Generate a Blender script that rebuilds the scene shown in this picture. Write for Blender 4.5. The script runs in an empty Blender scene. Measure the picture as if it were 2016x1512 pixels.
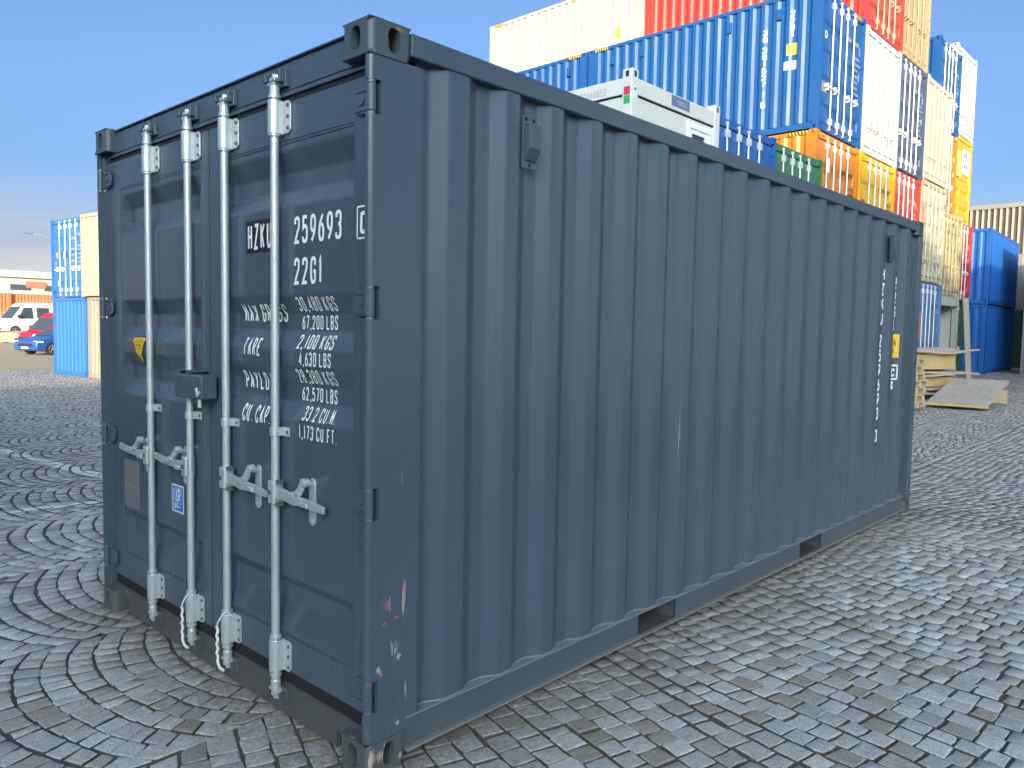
import bpy, bmesh, math, random
import numpy as np
from mathutils import Vector, Matrix, Quaternion

random.seed(7)
rng = np.random.default_rng(11)
SC = bpy.context.scene
COL = SC.collection

# ------------------------------------------------------------------ camera
CAM = np.array([-1.59415, -2.14509, 1.56937])
YAW, PITCH, ROLL, FPX = 0.749831, -0.0676189, 0.0180655, 1543.994
def cam_axes():
    f = np.array([math.cos(PITCH)*math.cos(YAW), math.cos(PITCH)*math.sin(YAW), math.sin(PITCH)])
    r = np.array([math.sin(YAW), -math.cos(YAW), 0.0]); u = np.cross(r, f)
    c, s = math.cos(ROLL), math.sin(ROLL)
    return f, c*r + s*u, c*u - s*r
CF, CR, CU = cam_axes()
cd = bpy.data.cameras.new('camera'); cam = bpy.data.objects.new('camera', cd); COL.objects.link(cam)
cam.matrix_world = Matrix(((CR[0], CU[0], -CF[0], CAM[0]), (CR[1], CU[1], -CF[1], CAM[1]), (CR[2], CU[2], -CF[2], CAM[2]), (0, 0, 0, 1)))
cd.sensor_fit = 'HORIZONTAL'; cd.sensor_width = 36.0; cd.lens = FPX/2016*36.0
cd.clip_start = 0.05; cd.clip_end = 3000
SC.camera = cam

# ------------------------------------------------------------------ light
SUN_AZ = np.array([-0.76, -0.65]); SUN_AZ /= np.hypot(*SUN_AZ)
SUN_EL = math.radians(12.2)
sdir = Vector((SUN_AZ[0]*math.cos(SUN_EL), SUN_AZ[1]*math.cos(SUN_EL), math.sin(SUN_EL)))
world = bpy.data.worlds.new('World'); SC.world = world; world.use_nodes = True
wt = world.node_tree; wn = wt.nodes; wl = wt.links; wn.clear()
sky = wn.new('ShaderNodeTexSky'); sky.sky_type = 'NISHITA'; sky.sun_disc = False
sky.sun_elevation = SUN_EL; sky.sun_rotation = math.atan2(SUN_AZ[0], SUN_AZ[1])
sky.air_density = 0.4; sky.dust_density = 7.0; sky.ozone_density = 2.0
bg = wn.new('ShaderNodeBackground'); bg.inputs['Strength'].default_value = 0.15
wo = wn.new('ShaderNodeOutputWorld')
tc = wn.new('ShaderNodeTexCoord'); sep = wn.new('ShaderNodeSeparateXYZ')
wl.new(tc.outputs['Generated'], sep.inputs[0])
# thin veil of cloud low over the whole horizon
mp = wn.new('ShaderNodeMapping'); mp.inputs['Scale'].default_value = (1.6, 1.6, 14.0)
wl.new(tc.outputs['Generated'], mp.inputs[0])
nz = wn.new('ShaderNodeTexNoise'); nz.inputs['Scale'].default_value = 2.2; nz.inputs['Detail'].default_value = 6; nz.inputs['Roughness'].default_value = 0.55
wl.new(mp.outputs[0], nz.inputs['Vector'])
mr = wn.new('ShaderNodeMapRange'); mr.inputs['From Min'].default_value = 0.30; mr.inputs['From Max'].default_value = 0.68; mr.inputs['To Min'].default_value = 0.62
wl.new(nz.outputs['Fac'], mr.inputs['Value'])
mz = wn.new('ShaderNodeMapRange'); mz.inputs['From Min'].default_value = 0.02; mz.inputs['From Max'].default_value = 0.19
mz.inputs['To Min'].default_value = 0.95; mz.inputs['To Max'].default_value = 0.0; mz.interpolation_type = 'SMOOTHSTEP'
wl.new(sep.outputs['Z'], mz.inputs['Value'])
mu = wn.new('ShaderNodeMath'); mu.operation = 'MULTIPLY'
wl.new(mr.outputs[0], mu.inputs[0]); wl.new(mz.outputs[0], mu.inputs[1])
mx = wn.new('ShaderNodeMix'); mx.data_type = 'RGBA'
CLOUD = (1.98, 1.95, 1.97, 1)
wb = wn.new('ShaderNodeMix'); wb.data_type = 'RGBA'; wb.blend_type = 'MULTIPLY'; wb.inputs['Factor'].default_value = 1.0; wb.inputs['B'].default_value = (.84, 1.0, 1.02, 1)
wl.new(sky.outputs[0], wb.inputs['A'])
mx.inputs['B'].default_value = CLOUD
wl.new(mu.outputs[0], mx.inputs['Factor']); wl.new(wb.outputs['Result'], mx.inputs['A'])
wl.new(mx.outputs['Result'], bg.inputs['Color']); wl.new(bg.outputs[0], wo.inputs['Surface'])
sl = bpy.data.lights.new('sun', 'SUN'); sl.energy = 2.0; sl.angle = math.radians(0.5); sl.color = (1.0, 0.76, 0.50)
so = bpy.data.objects.new('sun', sl); COL.objects.link(so); so.rotation_euler = (-sdir).to_track_quat('-Z', 'Y').to_euler()
so.location = (-20, -20, 30)
vs = SC.view_settings; vs.view_transform = 'Standard'; vs.look = 'None'; vs.gamma = 1.0; vs.use_curve_mapping = False
vs.exposure = 1.62
try:
    SC.cycles.use_denoising = True
    SC.cycles.max_bounces = 6; SC.cycles.diffuse_bounces = 3; SC.cycles.glossy_bounces = 3
except Exception:
    pass

# ------------------------------------------------------------------ helpers
class MB:
    """collects faces, builds ONE mesh"""
    def __init__(s): s.v = []; s.f = []; s.mi = []; s.m = 0
    def add(s, vs_, fs_):
        b = len(s.v); s.v += [tuple(p) for p in vs_]
        for q in fs_: s.f.append(tuple(b+i for i in q)); s.mi.append(s.m)
        return s
    def box(s, x0, x1, y0, y1, z0, z1):
        return s.add([(x0,y0,z0),(x1,y0,z0),(x1,y1,z0),(x0,y1,z0),(x0,y0,z1),(x1,y0,z1),(x1,y1,z1),(x0,y1,z1)],
                     [(3,2,1,0),(4,5,6,7),(0,1,5,4),(1,2,6,5),(2,3,7,6),(3,0,4,7)])
    def prism(s, poly, axis, a0, a1):
        """poly: 2D points; axis: 'x' (poly=y,z) 'y' (poly=x,z) 'z' (poly=x,y)"""
        area = sum(poly[i][0]*poly[(i+1)%len(poly)][1]-poly[(i+1)%len(poly)][0]*poly[i][1] for i in range(len(poly)))
        p = list(poly) if area > 0 else list(poly)[::-1]
        n = len(p)
        def mk(q, a): return {'x': (a,q[0],q[1]), 'y': (q[0],a,q[1]), 'z': (q[0],q[1],a)}[axis]
        vs_ = [mk(q,a0) for q in p]+[mk(q,a1) for q in p]
        fs_ = [tuple(range(n))[::-1], tuple(range(n,2*n))]+[(i,(i+1)%n,n+(i+1)%n,n+i) for i in range(n)]
        if axis == 'y': fs_ = [q[::-1] for q in fs_]
        if a1 < a0: fs_ = [q[::-1] for q in fs_]
        return s.add(vs_, fs_)
    def tube(s, p0, p1, r, n=12, r1=None, cap=True):
        p0 = Vector(p0); p1 = Vector(p1); r1 = r if r1 is None else r1
        d = (p1-p0).normalized(); a = d.orthogonal().normalized(); b = d.cross(a)
        vs_ = [tuple(p0+(a*math.cos(t)+b*math.sin(t))*r) for t in [2*math.pi*i/n for i in range(n)]]
        vs_ += [tuple(p1+(a*math.cos(t)+b*math.sin(t))*r1) for t in [2*math.pi*i/n for i in range(n)]]
        fs_ = [(i,(i+1)%n,n+(i+1)%n,n+i) for i in range(n)]
        if cap: fs_ += [tuple(range(n))[::-1], tuple(range(n,2*n))]
        return s.add(vs_, fs_)
    def path(s, pts, r, n=6):
        for a, b in zip(pts[:-1], pts[1:]): s.tube(a, b, r, n)
        return s
    def bar(s, p0, p1, wx, wy, up=(0,0,1)):
        """rectangular bar from p0 to p1"""
        p0 = Vector(p0); p1 = Vector(p1); d = (p1-p0).normalized(); u = Vector(up)
        if abs(d.dot(u)) > .98: u = Vector((1,0,0))
        a = d.cross(u).normalized()*wx/2; b = a.cross(d).normalized()*wy/2
        q = [p0-a-b,p0+a-b,p0+a+b,p0-a+b,p1-a-b,p1+a-b,p1+a+b,p1-a+b]
        return s.add([tuple(i) for i in q],[(3,2,1,0),(4,5,6,7),(0,1,5,4),(1,2,6,5),(2,3,7,6),(3,0,4,7)])
    def grid(s, P):
        """P: (n,m,3) array"""
        n, m = len(P), len(P[0])
        return s.add([tuple(P[i][j]) for i in range(n) for j in range(m)],
                     [(i*m+j,(i+1)*m+j,(i+1)*m+j+1,i*m+j+1) for i in range(n-1) for j in range(m-1)])
    def mesh(s, name):
        me = bpy.data.meshes.new(name); me.from_pydata(s.v, [], s.f); me.update()
        if any(s.mi): me.polygons.foreach_set('material_index', s.mi)
        return me
    def build(s, name, mat, parent=None, bevel=None, smooth=False, fix=False):
        me = s.mesh(name)
        if fix:
            bm = bmesh.new(); bm.from_mesh(me); bmesh.ops.remove_doubles(bm, verts=bm.verts, dist=1e-5)
            bmesh.ops.recalc_face_normals(bm, faces=bm.faces); bm.to_mesh(me); bm.free()
        return put(name, me, mat, parent, bevel, smooth)

def put(name, me, mat, parent=None, bevel=None, smooth=False):
    o = bpy.data.objects.new(name, me); COL.objects.link(o)
    if name in _SMALL: o['kind'] = 'stuff'
    mats = mat if isinstance(mat, (list, tuple)) else [mat]
    if len(me.materials) == 0:
        for m in mats: me.materials.append(m)
    else:
        for i, m in enumerate(mats):
            o.material_slots[i].link = 'OBJECT'; o.material_slots[i].material = m
    if parent is not None: o.parent = parent
    if smooth:
        me.polygons.foreach_set('use_smooth', [True]*len(me.polygons))
        try: me.set_sharp_from_angle(angle=math.radians(35))
        except Exception: pass
    if bevel:
        b = o.modifiers.new('bevel', 'BEVEL'); b.width = bevel; b.segments = 2; b.limit_method = 'ANGLE'; b.angle_limit = math.radians(40)
        b.harden_normals = False
    return o

_SMALL = ('bracket_bolt', 'hinge_pin', 'weld_bead', 'cross_member', 'seam', 'catch_hook', 'screw', 'lifting_hole', 'door_gasket', 'header_lip', 'plate_print', 'sticker_print')
def tag(o, label=None, cat=None, group=None, kind=None):
    if label: o['label'] = label
    if cat: o['category'] = cat
    if group: o['group'] = group
    if kind: o['kind'] = kind
    return o
def thing(name, label, cat, loc=(0,0,0), rz=0.0, group=None):
    o = bpy.data.objects.new(name, None); COL.objects.link(o); o.location = loc; o.rotation_euler = (0,0,rz)
    o.empty_display_size = 0.2
    return tag(o, label, cat, group)

# ------------------------------------------------------------------ materials
def newmat(name):
    m = bpy.data.materials.new(name); m.use_nodes = True
    nt = m.node_tree; b = nt.nodes['Principled BSDF']
    return m, nt, b
def N(nt, t, **kw):
    n = nt.nodes.new(t)
    for k, v in kw.items():
        if k.startswith('i_'): n.inputs[k[2:].replace('_',' ')].default_value = v
        else: setattr(n, k, v)
    return n
def mixc(nt, fac, a, b):
    n = N(nt, 'ShaderNodeMix', data_type='RGBA')
    for key, val in (('Factor', fac), ('A', a), ('B', b)):
        if isinstance(val, (tuple, list)): n.inputs[key].default_value = tuple(val)+((1,) if len(val) == 3 else ())
        elif isinstance(val, (int, float)): n.inputs[key].default_value = val
        else: nt.links.new(val, n.inputs[key])
    return n.outputs['Result']
def math_(nt, op, a, b=None, clamp=False):
    n = N(nt, 'ShaderNodeMath', operation=op); n.use_clamp = clamp
    for i, v in enumerate((a, b)):
        if v is None: continue
        if isinstance(v, (int, float)): n.inputs[i].default_value = v
        else: nt.links.new(v, n.inputs[i])
    return n.outputs[0]
def noise(nt, vec, scale, detail=4, rough=.55, stretch=None):
    if stretch:
        mpn = N(nt, 'ShaderNodeMapping'); mpn.inputs['Scale'].default_value = stretch; nt.links.new(vec, mpn.inputs[0]); vec = mpn.outputs[0]
    n = N(nt, 'ShaderNodeTexNoise'); n.inputs['Scale'].default_value = scale; n.inputs['Detail'].default_value = detail; n.inputs['Roughness'].default_value = rough
    nt.links.new(vec, n.inputs['Vector']); return n.outputs['Fac']
def ramp(nt, v, a, b, lo=0.0, hi=1.0):
    n = N(nt, 'ShaderNodeMapRange'); n.inputs['From Min'].default_value = a; n.inputs['From Max'].default_value = b
    n.inputs['To Min'].default_value = lo; n.inputs['To Max'].default_value = hi
    nt.links.new(v, n.inputs['Value']); return n.outputs[0]
def coords(nt): return N(nt, 'ShaderNodeTexCoord').outputs['Object']
def worldpos(nt): return N(nt, 'ShaderNodeNewGeometry').outputs['Position']

def simple(name, col, rough=.5, metal=0.0, spec=.5):
    m, nt, b = newmat(name)
    b.inputs['Base Color'].default_value = (*col, 1); b.inputs['Roughness'].default_value = rough
    b.inputs['Metallic'].default_value = metal; b.inputs['Specular IOR Level'].default_value = spec
    return m
def paint(name, col, rough=.45, dirt=.12, rust=0.0, fade=.12, bumps=.0006, streak=True):
    """painted steel: slight fading, dirt streaks running down, optional rust spots"""
    m, nt, b = newmat(name); w = worldpos(nt)
    n1 = noise(nt, w, 1.3, 5, .6)
    c = mixc(nt, ramp(nt, n1, .3, .75, 0, fade), col, tuple(min(1, x*1.0+.10) for x in col))
    n2 = noise(nt, w, 7.0, 5, .6, (1, 1, .08))
    c = mixc(nt, ramp(nt, n2, .52, .75, 0, dirt*2.2), c, tuple(x*.45+.012 for x in col))
    if rust > 0:
        n3 = noise(nt, w, 4.0, 8, .72, (1, 1, .55)); n4 = noise(nt, w, 21.0, 5, .7, (1, 1, .25))
        k = math_(nt, 'ADD', math_(nt, 'MULTIPLY', n3, .6), math_(nt, 'MULTIPLY', n4, .4))
        f = ramp(nt, k, .64-.12*rust, .67-.10*rust)
        c = mixc(nt, f, c, mixc(nt, n4, (.10,.035,.014), (.26,.10,.035)))
        b.inputs['Roughness'].default_value = rough+.1
    nt.links.new(c, b.inputs['Base Color'])
    nt.links.new(ramp(nt, n2, .3, .8, rough-.05, rough+.16), b.inputs['Roughness'])
    n5 = noise(nt, w, 2.4, 2, .5, (1, 1, .35))
    bp = N(nt, 'ShaderNodeBump'); bp.inputs['Strength'].default_value = 1.0; bp.inputs['Distance'].default_value = bumps*6
    nt.links.new(n5, bp.inputs['Height']); nt.links.new(bp.outputs[0], b.inputs['Normal'])
    return m
def spots(nt, w, c, items):
    """wear with shapes of its own: (centre xyz, radii xyz, colour, noise scale, threshold, z-stretch)"""
    for (ce, ra, colr, sc_, th, st) in items:
        vm = N(nt, 'ShaderNodeVectorMath', operation='SUBTRACT'); nt.links.new(w, vm.inputs[0]); vm.inputs[1].default_value = ce
        dv = N(nt, 'ShaderNodeVectorMath', operation='DIVIDE'); nt.links.new(vm.outputs[0], dv.inputs[0]); dv.inputs[1].default_value = ra
        ln = N(nt, 'ShaderNodeVectorMath', operation='LENGTH'); nt.links.new(dv.outputs[0], ln.inputs[0])
        fall = ramp(nt, ln.outputs['Value'], .1, 1.0, .14, -.30)
        nn = noise(nt, w, sc_, 6, .7, (1, 1, st))
        k = math_(nt, 'ADD', nn, fall)
        c = mixc(nt, ramp(nt, k, th, th+.05), c, colr)
    return c
def main_paint(name, col, rough, items=(), dust=.5):
    m, nt, b = newmat(name); w = worldpos(nt)
    n1 = noise(nt, w, 1.1, 4, .6, (1, 1, .5)); n2 = noise(nt, w, 4.0, 3, .5, (1, 1, .10))
    c = mixc(nt, ramp(nt, n1, .3, .75, 0, .25*dust), col, tuple(x*1.25+.012 for x in col))
    c = mixc(nt, ramp(nt, n2, .45, .78, 0, .30*dust), c, tuple(x*1.3+.012 for x in col))
    c = spots(nt, w, c, items)
    # road dust thrown up on the lowest hand's breadth
    sp = N(nt, 'ShaderNodeSeparateXYZ'); nt.links.new(w, sp.inputs[0])
    lo = math_(nt, 'MULTIPLY', ramp(nt, sp.outputs['Z'], .0, .25, .45, 0), ramp(nt, n2, .3, .7, .3, 1))
    c = mixc(nt, math_(nt, 'MAXIMUM', lo, 0), c, (.16,.13,.10))
    nt.links.new(c, b.inputs['Base Color'])
    nt.links.new(ramp(nt, n2, .3, .8, rough-.03, rough+.08), b.inputs['Roughness'])
    b.inputs['Specular IOR Level'].default_value = .55
    n5 = noise(nt, w, 2.0, 2, .5, (1, 1, .45))
    bp = N(nt, 'ShaderNodeBump'); bp.inputs['Strength'].default_value = 1; bp.inputs['Distance'].default_value = .004
    nt.links.new(n5, bp.inputs['Height'])
    nt.links.new(bp.outputs[0], b.inputs['Normal'])
    return m
GREY = (.058, .087, .118)
WEAR = [((.095,0,.60),(.075,.1,.11),(.27,.17,.17),95,.60,.05), ((.165,0,.63),(.022,.1,.16),(.40,.20,.19),120,.52,.035), ((.165,0,.58),(.020,.1,.20),(.38,.33,.32),150,.57,.03),
        ((.075,0,.535),(.035,.1,.018),(.40,.09,.09),70,.53,.4), ((.13,0,.545),(.03,.1,.012),(.42,.14,.12),60,.50,.5), ((.12,0,.44),(.09,.1,.12),(.36,.40,.42),130,.63,.08),
        ((.05,0,.375),(.03,.1,.045),(.42,.44,.42),120,.58,.06), ((.065,0,.36),(.02,.1,.03),(.36,.17,.08),100,.56,.1), ((.14,0,.40),(.045,.1,.04),(.36,.41,.43),140,.57,.3), ((.178,0,.26),(.018,.1,.11),(.44,.26,.19),75,.52,.09),
        ((.02,0,1.33),(.05,.1,.22),(.33,.38,.42),130,.70,.04), ((.15,0,1.05),(.03,.1,.12),(.36,.40,.43),130,.66,.03), ((.14,0,.155),(.03,.1,.025),(.45,.46,.46),120,.56,.4)]
M = {}
M['grey'] = main_paint('anthracite paint', GREY, .27, WEAR)
M['door'] = main_paint('anthracite door paint', GREY, .25, [((.04,2.24,.62),(.06,.06,.35),(.16,.17,.18),50,.70,.15)])
SW = [((2.02,0,1.0),(.10,.2,.55),(.32,.36,.38),150,.69,.014), ((2.72,0,.95),(.12,.2,.5),(.40,.44,.46),150,.68,.014), ((3.3,0,.8),(.15,.2,.5),(.44,.46,.46),150,.67,.014), ((3.02,0,1.05),(.06,.2,.4),(.42,.45,.46),150,.66,.014),
      ((1.05,0,.98),(.05,.2,.05),(.32,.37,.40),110,.66,.3), ((.55,0,2.1),(.3,.2,.5),(.10,.13,.15),90,.72,.03)]
M['side'] = main_paint('anthracite side paint', GREY, .24, SW)
M['sill'] = main_paint('anthracite sill paint', (.050,.064,.074), .42, [((.05,.8,.15),(.1,2.0,.02),(.17,.10,.07),30,.58,1), ((.05,.18,.08),(.1,.12,.06),(.26,.22,.19),60,.6,.5), ((.05,2.2,.12),(.1,.15,.04),(.2,.18,.16),60,.6,.5)], 1.0)
M['cast'] = main_paint('worn casting paint', (.058,.078,.092), .42,
    [((.170,0,2.555),(.018,.1,.035),(.46,.18,.04),60,.44,.4), ((.12,0,2.575),(.06,.08,.022),(.30,.17,.11),120,.54,.12), ((.17,0,.095),(.022,.1,.03),(.44,.20,.08),70,.48,.3), ((.07,0,.065),(.10,.05,.07),(.42,.33,.28),105,.50,.06), ((.02,.0,.055),(.022,.03,.07),(.50,.40,.35),90,.46,.08), ((.15,0,.03),(.04,.05,.03),(.38,.36,.35),110,.52,.2),
     ((0,.09,.12),(.1,.05,.012),(.3,.26,.24),60,.55,1)], 1.0)
M['rail'] = main_paint('anthracite rail paint', GREY, .33, [((.3,0,.165),(.16,.1,.015),(.40,.20,.12),40,.50,.6)])
M['ledge'] = main_paint('dusty ledge paint', (.17,.20,.215), .55, [], 1.0)
def galv():
    m, nt, b = newmat('galvanised steel'); w = worldpos(nt)
    v = N(nt, 'ShaderNodeTexVoronoi'); v.inputs['Scale'].default_value = 160; nt.links.new(w, v.inputs['Vector'])
    n = noise(nt, w, 30, 4, .6, (1, 1, .3))
    c = mixc(nt, math_(nt, 'MULTIPLY', v.outputs['Distance'], .8), (.52,.56,.575), (.66,.70,.715))
    c = mixc(nt, ramp(nt, n, .5, .75, 0, .45), c, (.38,.42,.43))
    nt.links.new(c, b.inputs['Base Color']); b.inputs['Metallic'].default_value = .55
    nt.links.new(ramp(nt, n, .3, .7, .30, .50), b.inputs['Roughness'])
    return m
M['galv'] = galv()
M['steel'] = simple('dull cast steel', (.16,.18,.20), .45, .5)
M['rubber'] = simple('black rubber gasket', (.012,.012,.014), .6)
M['dark'] = simple('dark interior', (.01,.01,.011), .9)
M['white'] = simple('white lettering', (.80,.82,.82), .45)
M['black'] = simple('black print', (.012,.013,.016), .45)
M['yellow'] = simple('yellow sticker', (.80,.50,.03), .45)
M['sblue'] = simple('blue sticker', (.02,.16,.50), .4)
M['plate'] = simple('aluminium data plate', (.36,.36,.37), .38, .6)
M['plateink'] = simple('data plate print', (.12,.12,.13), .5)
M['rope'] = simple('white seal cord', (.72,.72,.69), .7)

def stone_mat():
    m, nt, b = newmat('granite setts'); w = worldpos(nt)
    at = N(nt, 'ShaderNodeAttribute'); at.attribute_name = 'tone'; at2 = N(nt, 'ShaderNodeAttribute'); at2.attribute_name = 'hue'
    t = at.outputs['Fac']; h = at2.outputs['Fac']
    c = mixc(nt, t, (.40,.40,.39), (.74,.74,.725))
    c = mixc(nt, ramp(nt, h, .78, .95, 0, .75), c, (.33,.275,.205))
    c = mixc(nt, ramp(nt, h, .02, .0, 0, .7), c, (.17,.175,.18))
    n1 = noise(nt, w, 150, 4, .75); n2 = noise(nt, w, 38, 5, .65); n3 = noise(nt, w, .55, 4, .6)
    c = mixc(nt, ramp(nt, n1, .50, .62, 0, .55), c, (.15,.15,.148))
    c = mixc(nt, ramp(nt, n1, .46, .34, 0, .45), c, (.82,.82,.80))
    c = mixc(nt, ramp(nt, n2, .48, .75, 0, .35), c, (.22,.20,.175))
    c = mixc(nt, ramp(nt, n3, .5, .75, 0, .3), c, (.27,.245,.21))
    # setts turn browner and darker close around the container
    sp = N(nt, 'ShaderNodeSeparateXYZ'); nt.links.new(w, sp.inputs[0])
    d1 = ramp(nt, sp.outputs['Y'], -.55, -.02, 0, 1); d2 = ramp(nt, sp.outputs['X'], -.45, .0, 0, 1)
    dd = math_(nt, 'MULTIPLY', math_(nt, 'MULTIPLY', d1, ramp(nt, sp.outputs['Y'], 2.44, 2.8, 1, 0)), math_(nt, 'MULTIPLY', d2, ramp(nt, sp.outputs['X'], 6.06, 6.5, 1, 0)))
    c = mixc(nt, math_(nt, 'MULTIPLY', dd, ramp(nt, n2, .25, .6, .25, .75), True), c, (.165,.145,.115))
    nt.links.new(c, b.inputs['Base Color'])
    nt.links.new(ramp(nt, n2, .3, .7, .48, .75), b.inputs['Roughness'])
    bp = N(nt, 'ShaderNodeBump'); bp.inputs['Strength'].default_value = .9; bp.inputs['Distance'].default_value = .010
    nt.links.new(math_(nt, 'ADD', noise(nt, w, 70, 5, .7), math_(nt, 'MULTIPLY', n1, .35)), bp.inputs['Height']); nt.links.new(bp.outputs[0], b.inputs['Normal'])
    return m
M['stone'] = stone_mat()
M['joint'] = simple('dirty sett side', (.100,.092,.080), .9)
def ground_mat():
    m, nt, b = newmat('sandy joint bed'); w = worldpos(nt)
    n1 = noise(nt, w, 90, 5, .7); n2 = noise(nt, w, .8, 5, .6); n3 = noise(nt, w, 11, 4, .6)
    c = mixc(nt, n1, (.060,.053,.045), (.19,.168,.138))
    c = mixc(nt, ramp(nt, n3, .45, .7, 0, .5), c, (.075,.070,.045))
    # far yard beyond the setts: trodden paving with sand
    far = mixc(nt, n2, (.38,.30,.215), (.48,.39,.29))
    v = N(nt, 'ShaderNodeTexVoronoi'); v.inputs['Scale'].default_value = 7.5; nt.links.new(w, v.inputs['Vector'])
    far = mixc(nt, ramp(nt, v.outputs['Distance'], .35, .7, 0, .35), far, (.26,.21,.155))
    sp = N(nt, 'ShaderNodeSeparateXYZ'); nt.links.new(w, sp.inputs[0])
    k = math_(nt, 'MAXIMUM', ramp(nt, sp.outputs['Y'], 29.5, 30.5), ramp(nt, sp.outputs['X'], 33.5, 34.5))
    k = math_(nt, 'MAXIMUM', k, math_(nt, 'MAXIMUM', ramp(nt, sp.outputs['Y'], -7.2, -7.8), ramp(nt, sp.outputs['X'], -6.7, -7.3)))
    c = mixc(nt, math_(nt, 'MAXIMUM', k, 0, True), c, far)
    # rough grass and bare soil on the bank behind the parked vans
    gr = ramp(nt, sp.outputs['Y'], 57, 60)
    c = mixc(nt, math_(nt, 'MULTIPLY', gr, ramp(nt, n2, .4, .6, .3, 1), True), c, (.23,.20,.085))
    nt.links.new(c, b.inputs['Base Color']); b.inputs['Roughness'].default_value = .9
    bp = N(nt, 'ShaderNodeBump'); bp.inputs['Strength'].default_value = .8; bp.inputs['Distance'].default_value = .01
    nt.links.new(n1, bp.inputs['Height']); nt.links.new(bp.outputs[0], b.inputs['Normal'])
    return m
M['ground'] = ground_mat()

# ------------------------------------------------------------------ terrain
def smooth(t): t = np.clip(t, 0, 1); return t*t*(3-2*t)
def gz(x, y):
    x = np.asarray(x, float); y = np.asarray(y, float)
    return .30*smooth((x-10)/16) - .17*smooth((y-9)/14) + 1.25*smooth((y-50)/30)*smooth((60-x)/20)
def build_ground():
    xs = np.unique(np.concatenate([np.arange(-40, 80, 1.0), np.linspace(-900, -40, 24), np.linspace(80, 1400, 30)]))
    ys = np.unique(np.concatenate([np.arange(-40, 110, 1.0), np.linspace(-900, -40, 24), np.linspace(110, 1600, 34)]))
    X, Y = np.meshgrid(xs, ys, indexing='ij'); Z = gz(X, Y) - .014
    mb = MB(); n, m = X.shape
    mb.v = list(map(tuple, np.stack([X, Y, Z], -1).reshape(-1, 3)))
    mb.f = [(i*m+j, (i+1)*m+j, (i+1)*m+j+1, i*m+j+1) for i in range(n-1) for j in range(m-1)]; mb.mi = [0]*len(mb.f)
    o = mb.build('ground', M['ground'], smooth=True); tag(o, 'cobbled yard of grey granite setts laid in arcs', kind='structure'); return o
GROUND = build_ground()

# ------------------------------------------------------------------ setts: segmental-arc paving in strips along x
def project(P):
    d = P - CAM; z = d @ CF
    return 1008+FPX*(d @ CR)/z, 756-FPX*(d @ CU)/z, z
STRIP, RAD0, ROW = 1.35, 1.09, .114
def gen_setts():
    out = []
    rows_ = [(1.325+STRIP*j, STRIP/2, RAD0) for j in range(0, 22)] + [(-1.85, 2.50, 6.0), (-6.2, 1.85, 4.5)]
    for cy, half, RAD in rows_:
        th0 = math.asin(half/RAD)
        xoff = .03
        for i in range(-66, 326):
            cx = xoff + i*ROW + RAD - .72 + .0
            ns = int(round(2*RAD*th0/.102 + rng.normal(0, .8)))
            br = np.linspace(-th0, th0, ns+1); br[1:-1] += rng.normal(0, .010/RAD, ns-1)
            off0 = rng.normal(0, .006)
            a, b = br[:-1], br[1:]
            def pt(t, ins):  # ins = inward distance from the outer arc
                rr = RAD - ins*np.cos(t)
                return np.stack([cx - rr*np.cos(t), cy + rr*np.sin(t)], -1)
            q = np.stack([pt(a, off0), pt(b, off0), pt(b, ROW+off0*.0), pt(a, ROW+off0*.0)], 1)   # (ns,4,2)
            # the last sett of each row runs out to the valley between two strips
            for e, sg, ko, ki in ((0, -1, 0, 3), (ns-1, 1, 1, 2)):
                yb = cy+sg*(half-.001+rng.normal(0, .005)); xb = cx-math.sqrt(RAD**2-half**2)
                q[e, ko] = (xb+off0, yb); q[e, ki] = (xb+ROW, yb)
            out.append(q)
    Q = np.concatenate(out)
    X_, Y_ = Q[..., 0].copy(), Q[..., 1].copy()   # the layer's hand: nothing runs quite true
    Q[..., 0] += .016*np.sin(1.9*X_+2.3*Y_+.4)+.010*np.sin(5.1*Y_-3.3*X_)
    Q[..., 1] += .020*np.sin(1.3*X_+.7)+.010*np.sin(4.4*X_+2.1*Y_)
    return Q
Q = gen_setts()
C0 = Q.mean(1); gzc = gz(C0[:, 0], C0[:, 1])
px, py, pz = project(np.c_[C0, gzc])
D = np.hypot(C0[:, 0]-CAM[0], C0[:, 1]-CAM[1])
vis = (pz > .3) & (px > -420) & (px < 2440) & (py < 2100) & (D < 36)
vis |= D < 1.2
inside = (C0[:, 0] > .35) & (C0[:, 0] < 5.75) & (C0[:, 1] > .35) & (C0[:, 1] < 2.1)
occl = (C0[:, 0] > 1.5) & (C0[:, 1] > 3.2) & (C0[:, 0] < 16) & (C0[:, 1] < 4.4+.0*C0[:, 0]) & False
vis &= ~inside
Q, C0, D, px, py, pz = Q[vis], C0[vis], D[vis], px[vis], py[vis], pz[vis]
n = len(Q)
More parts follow.
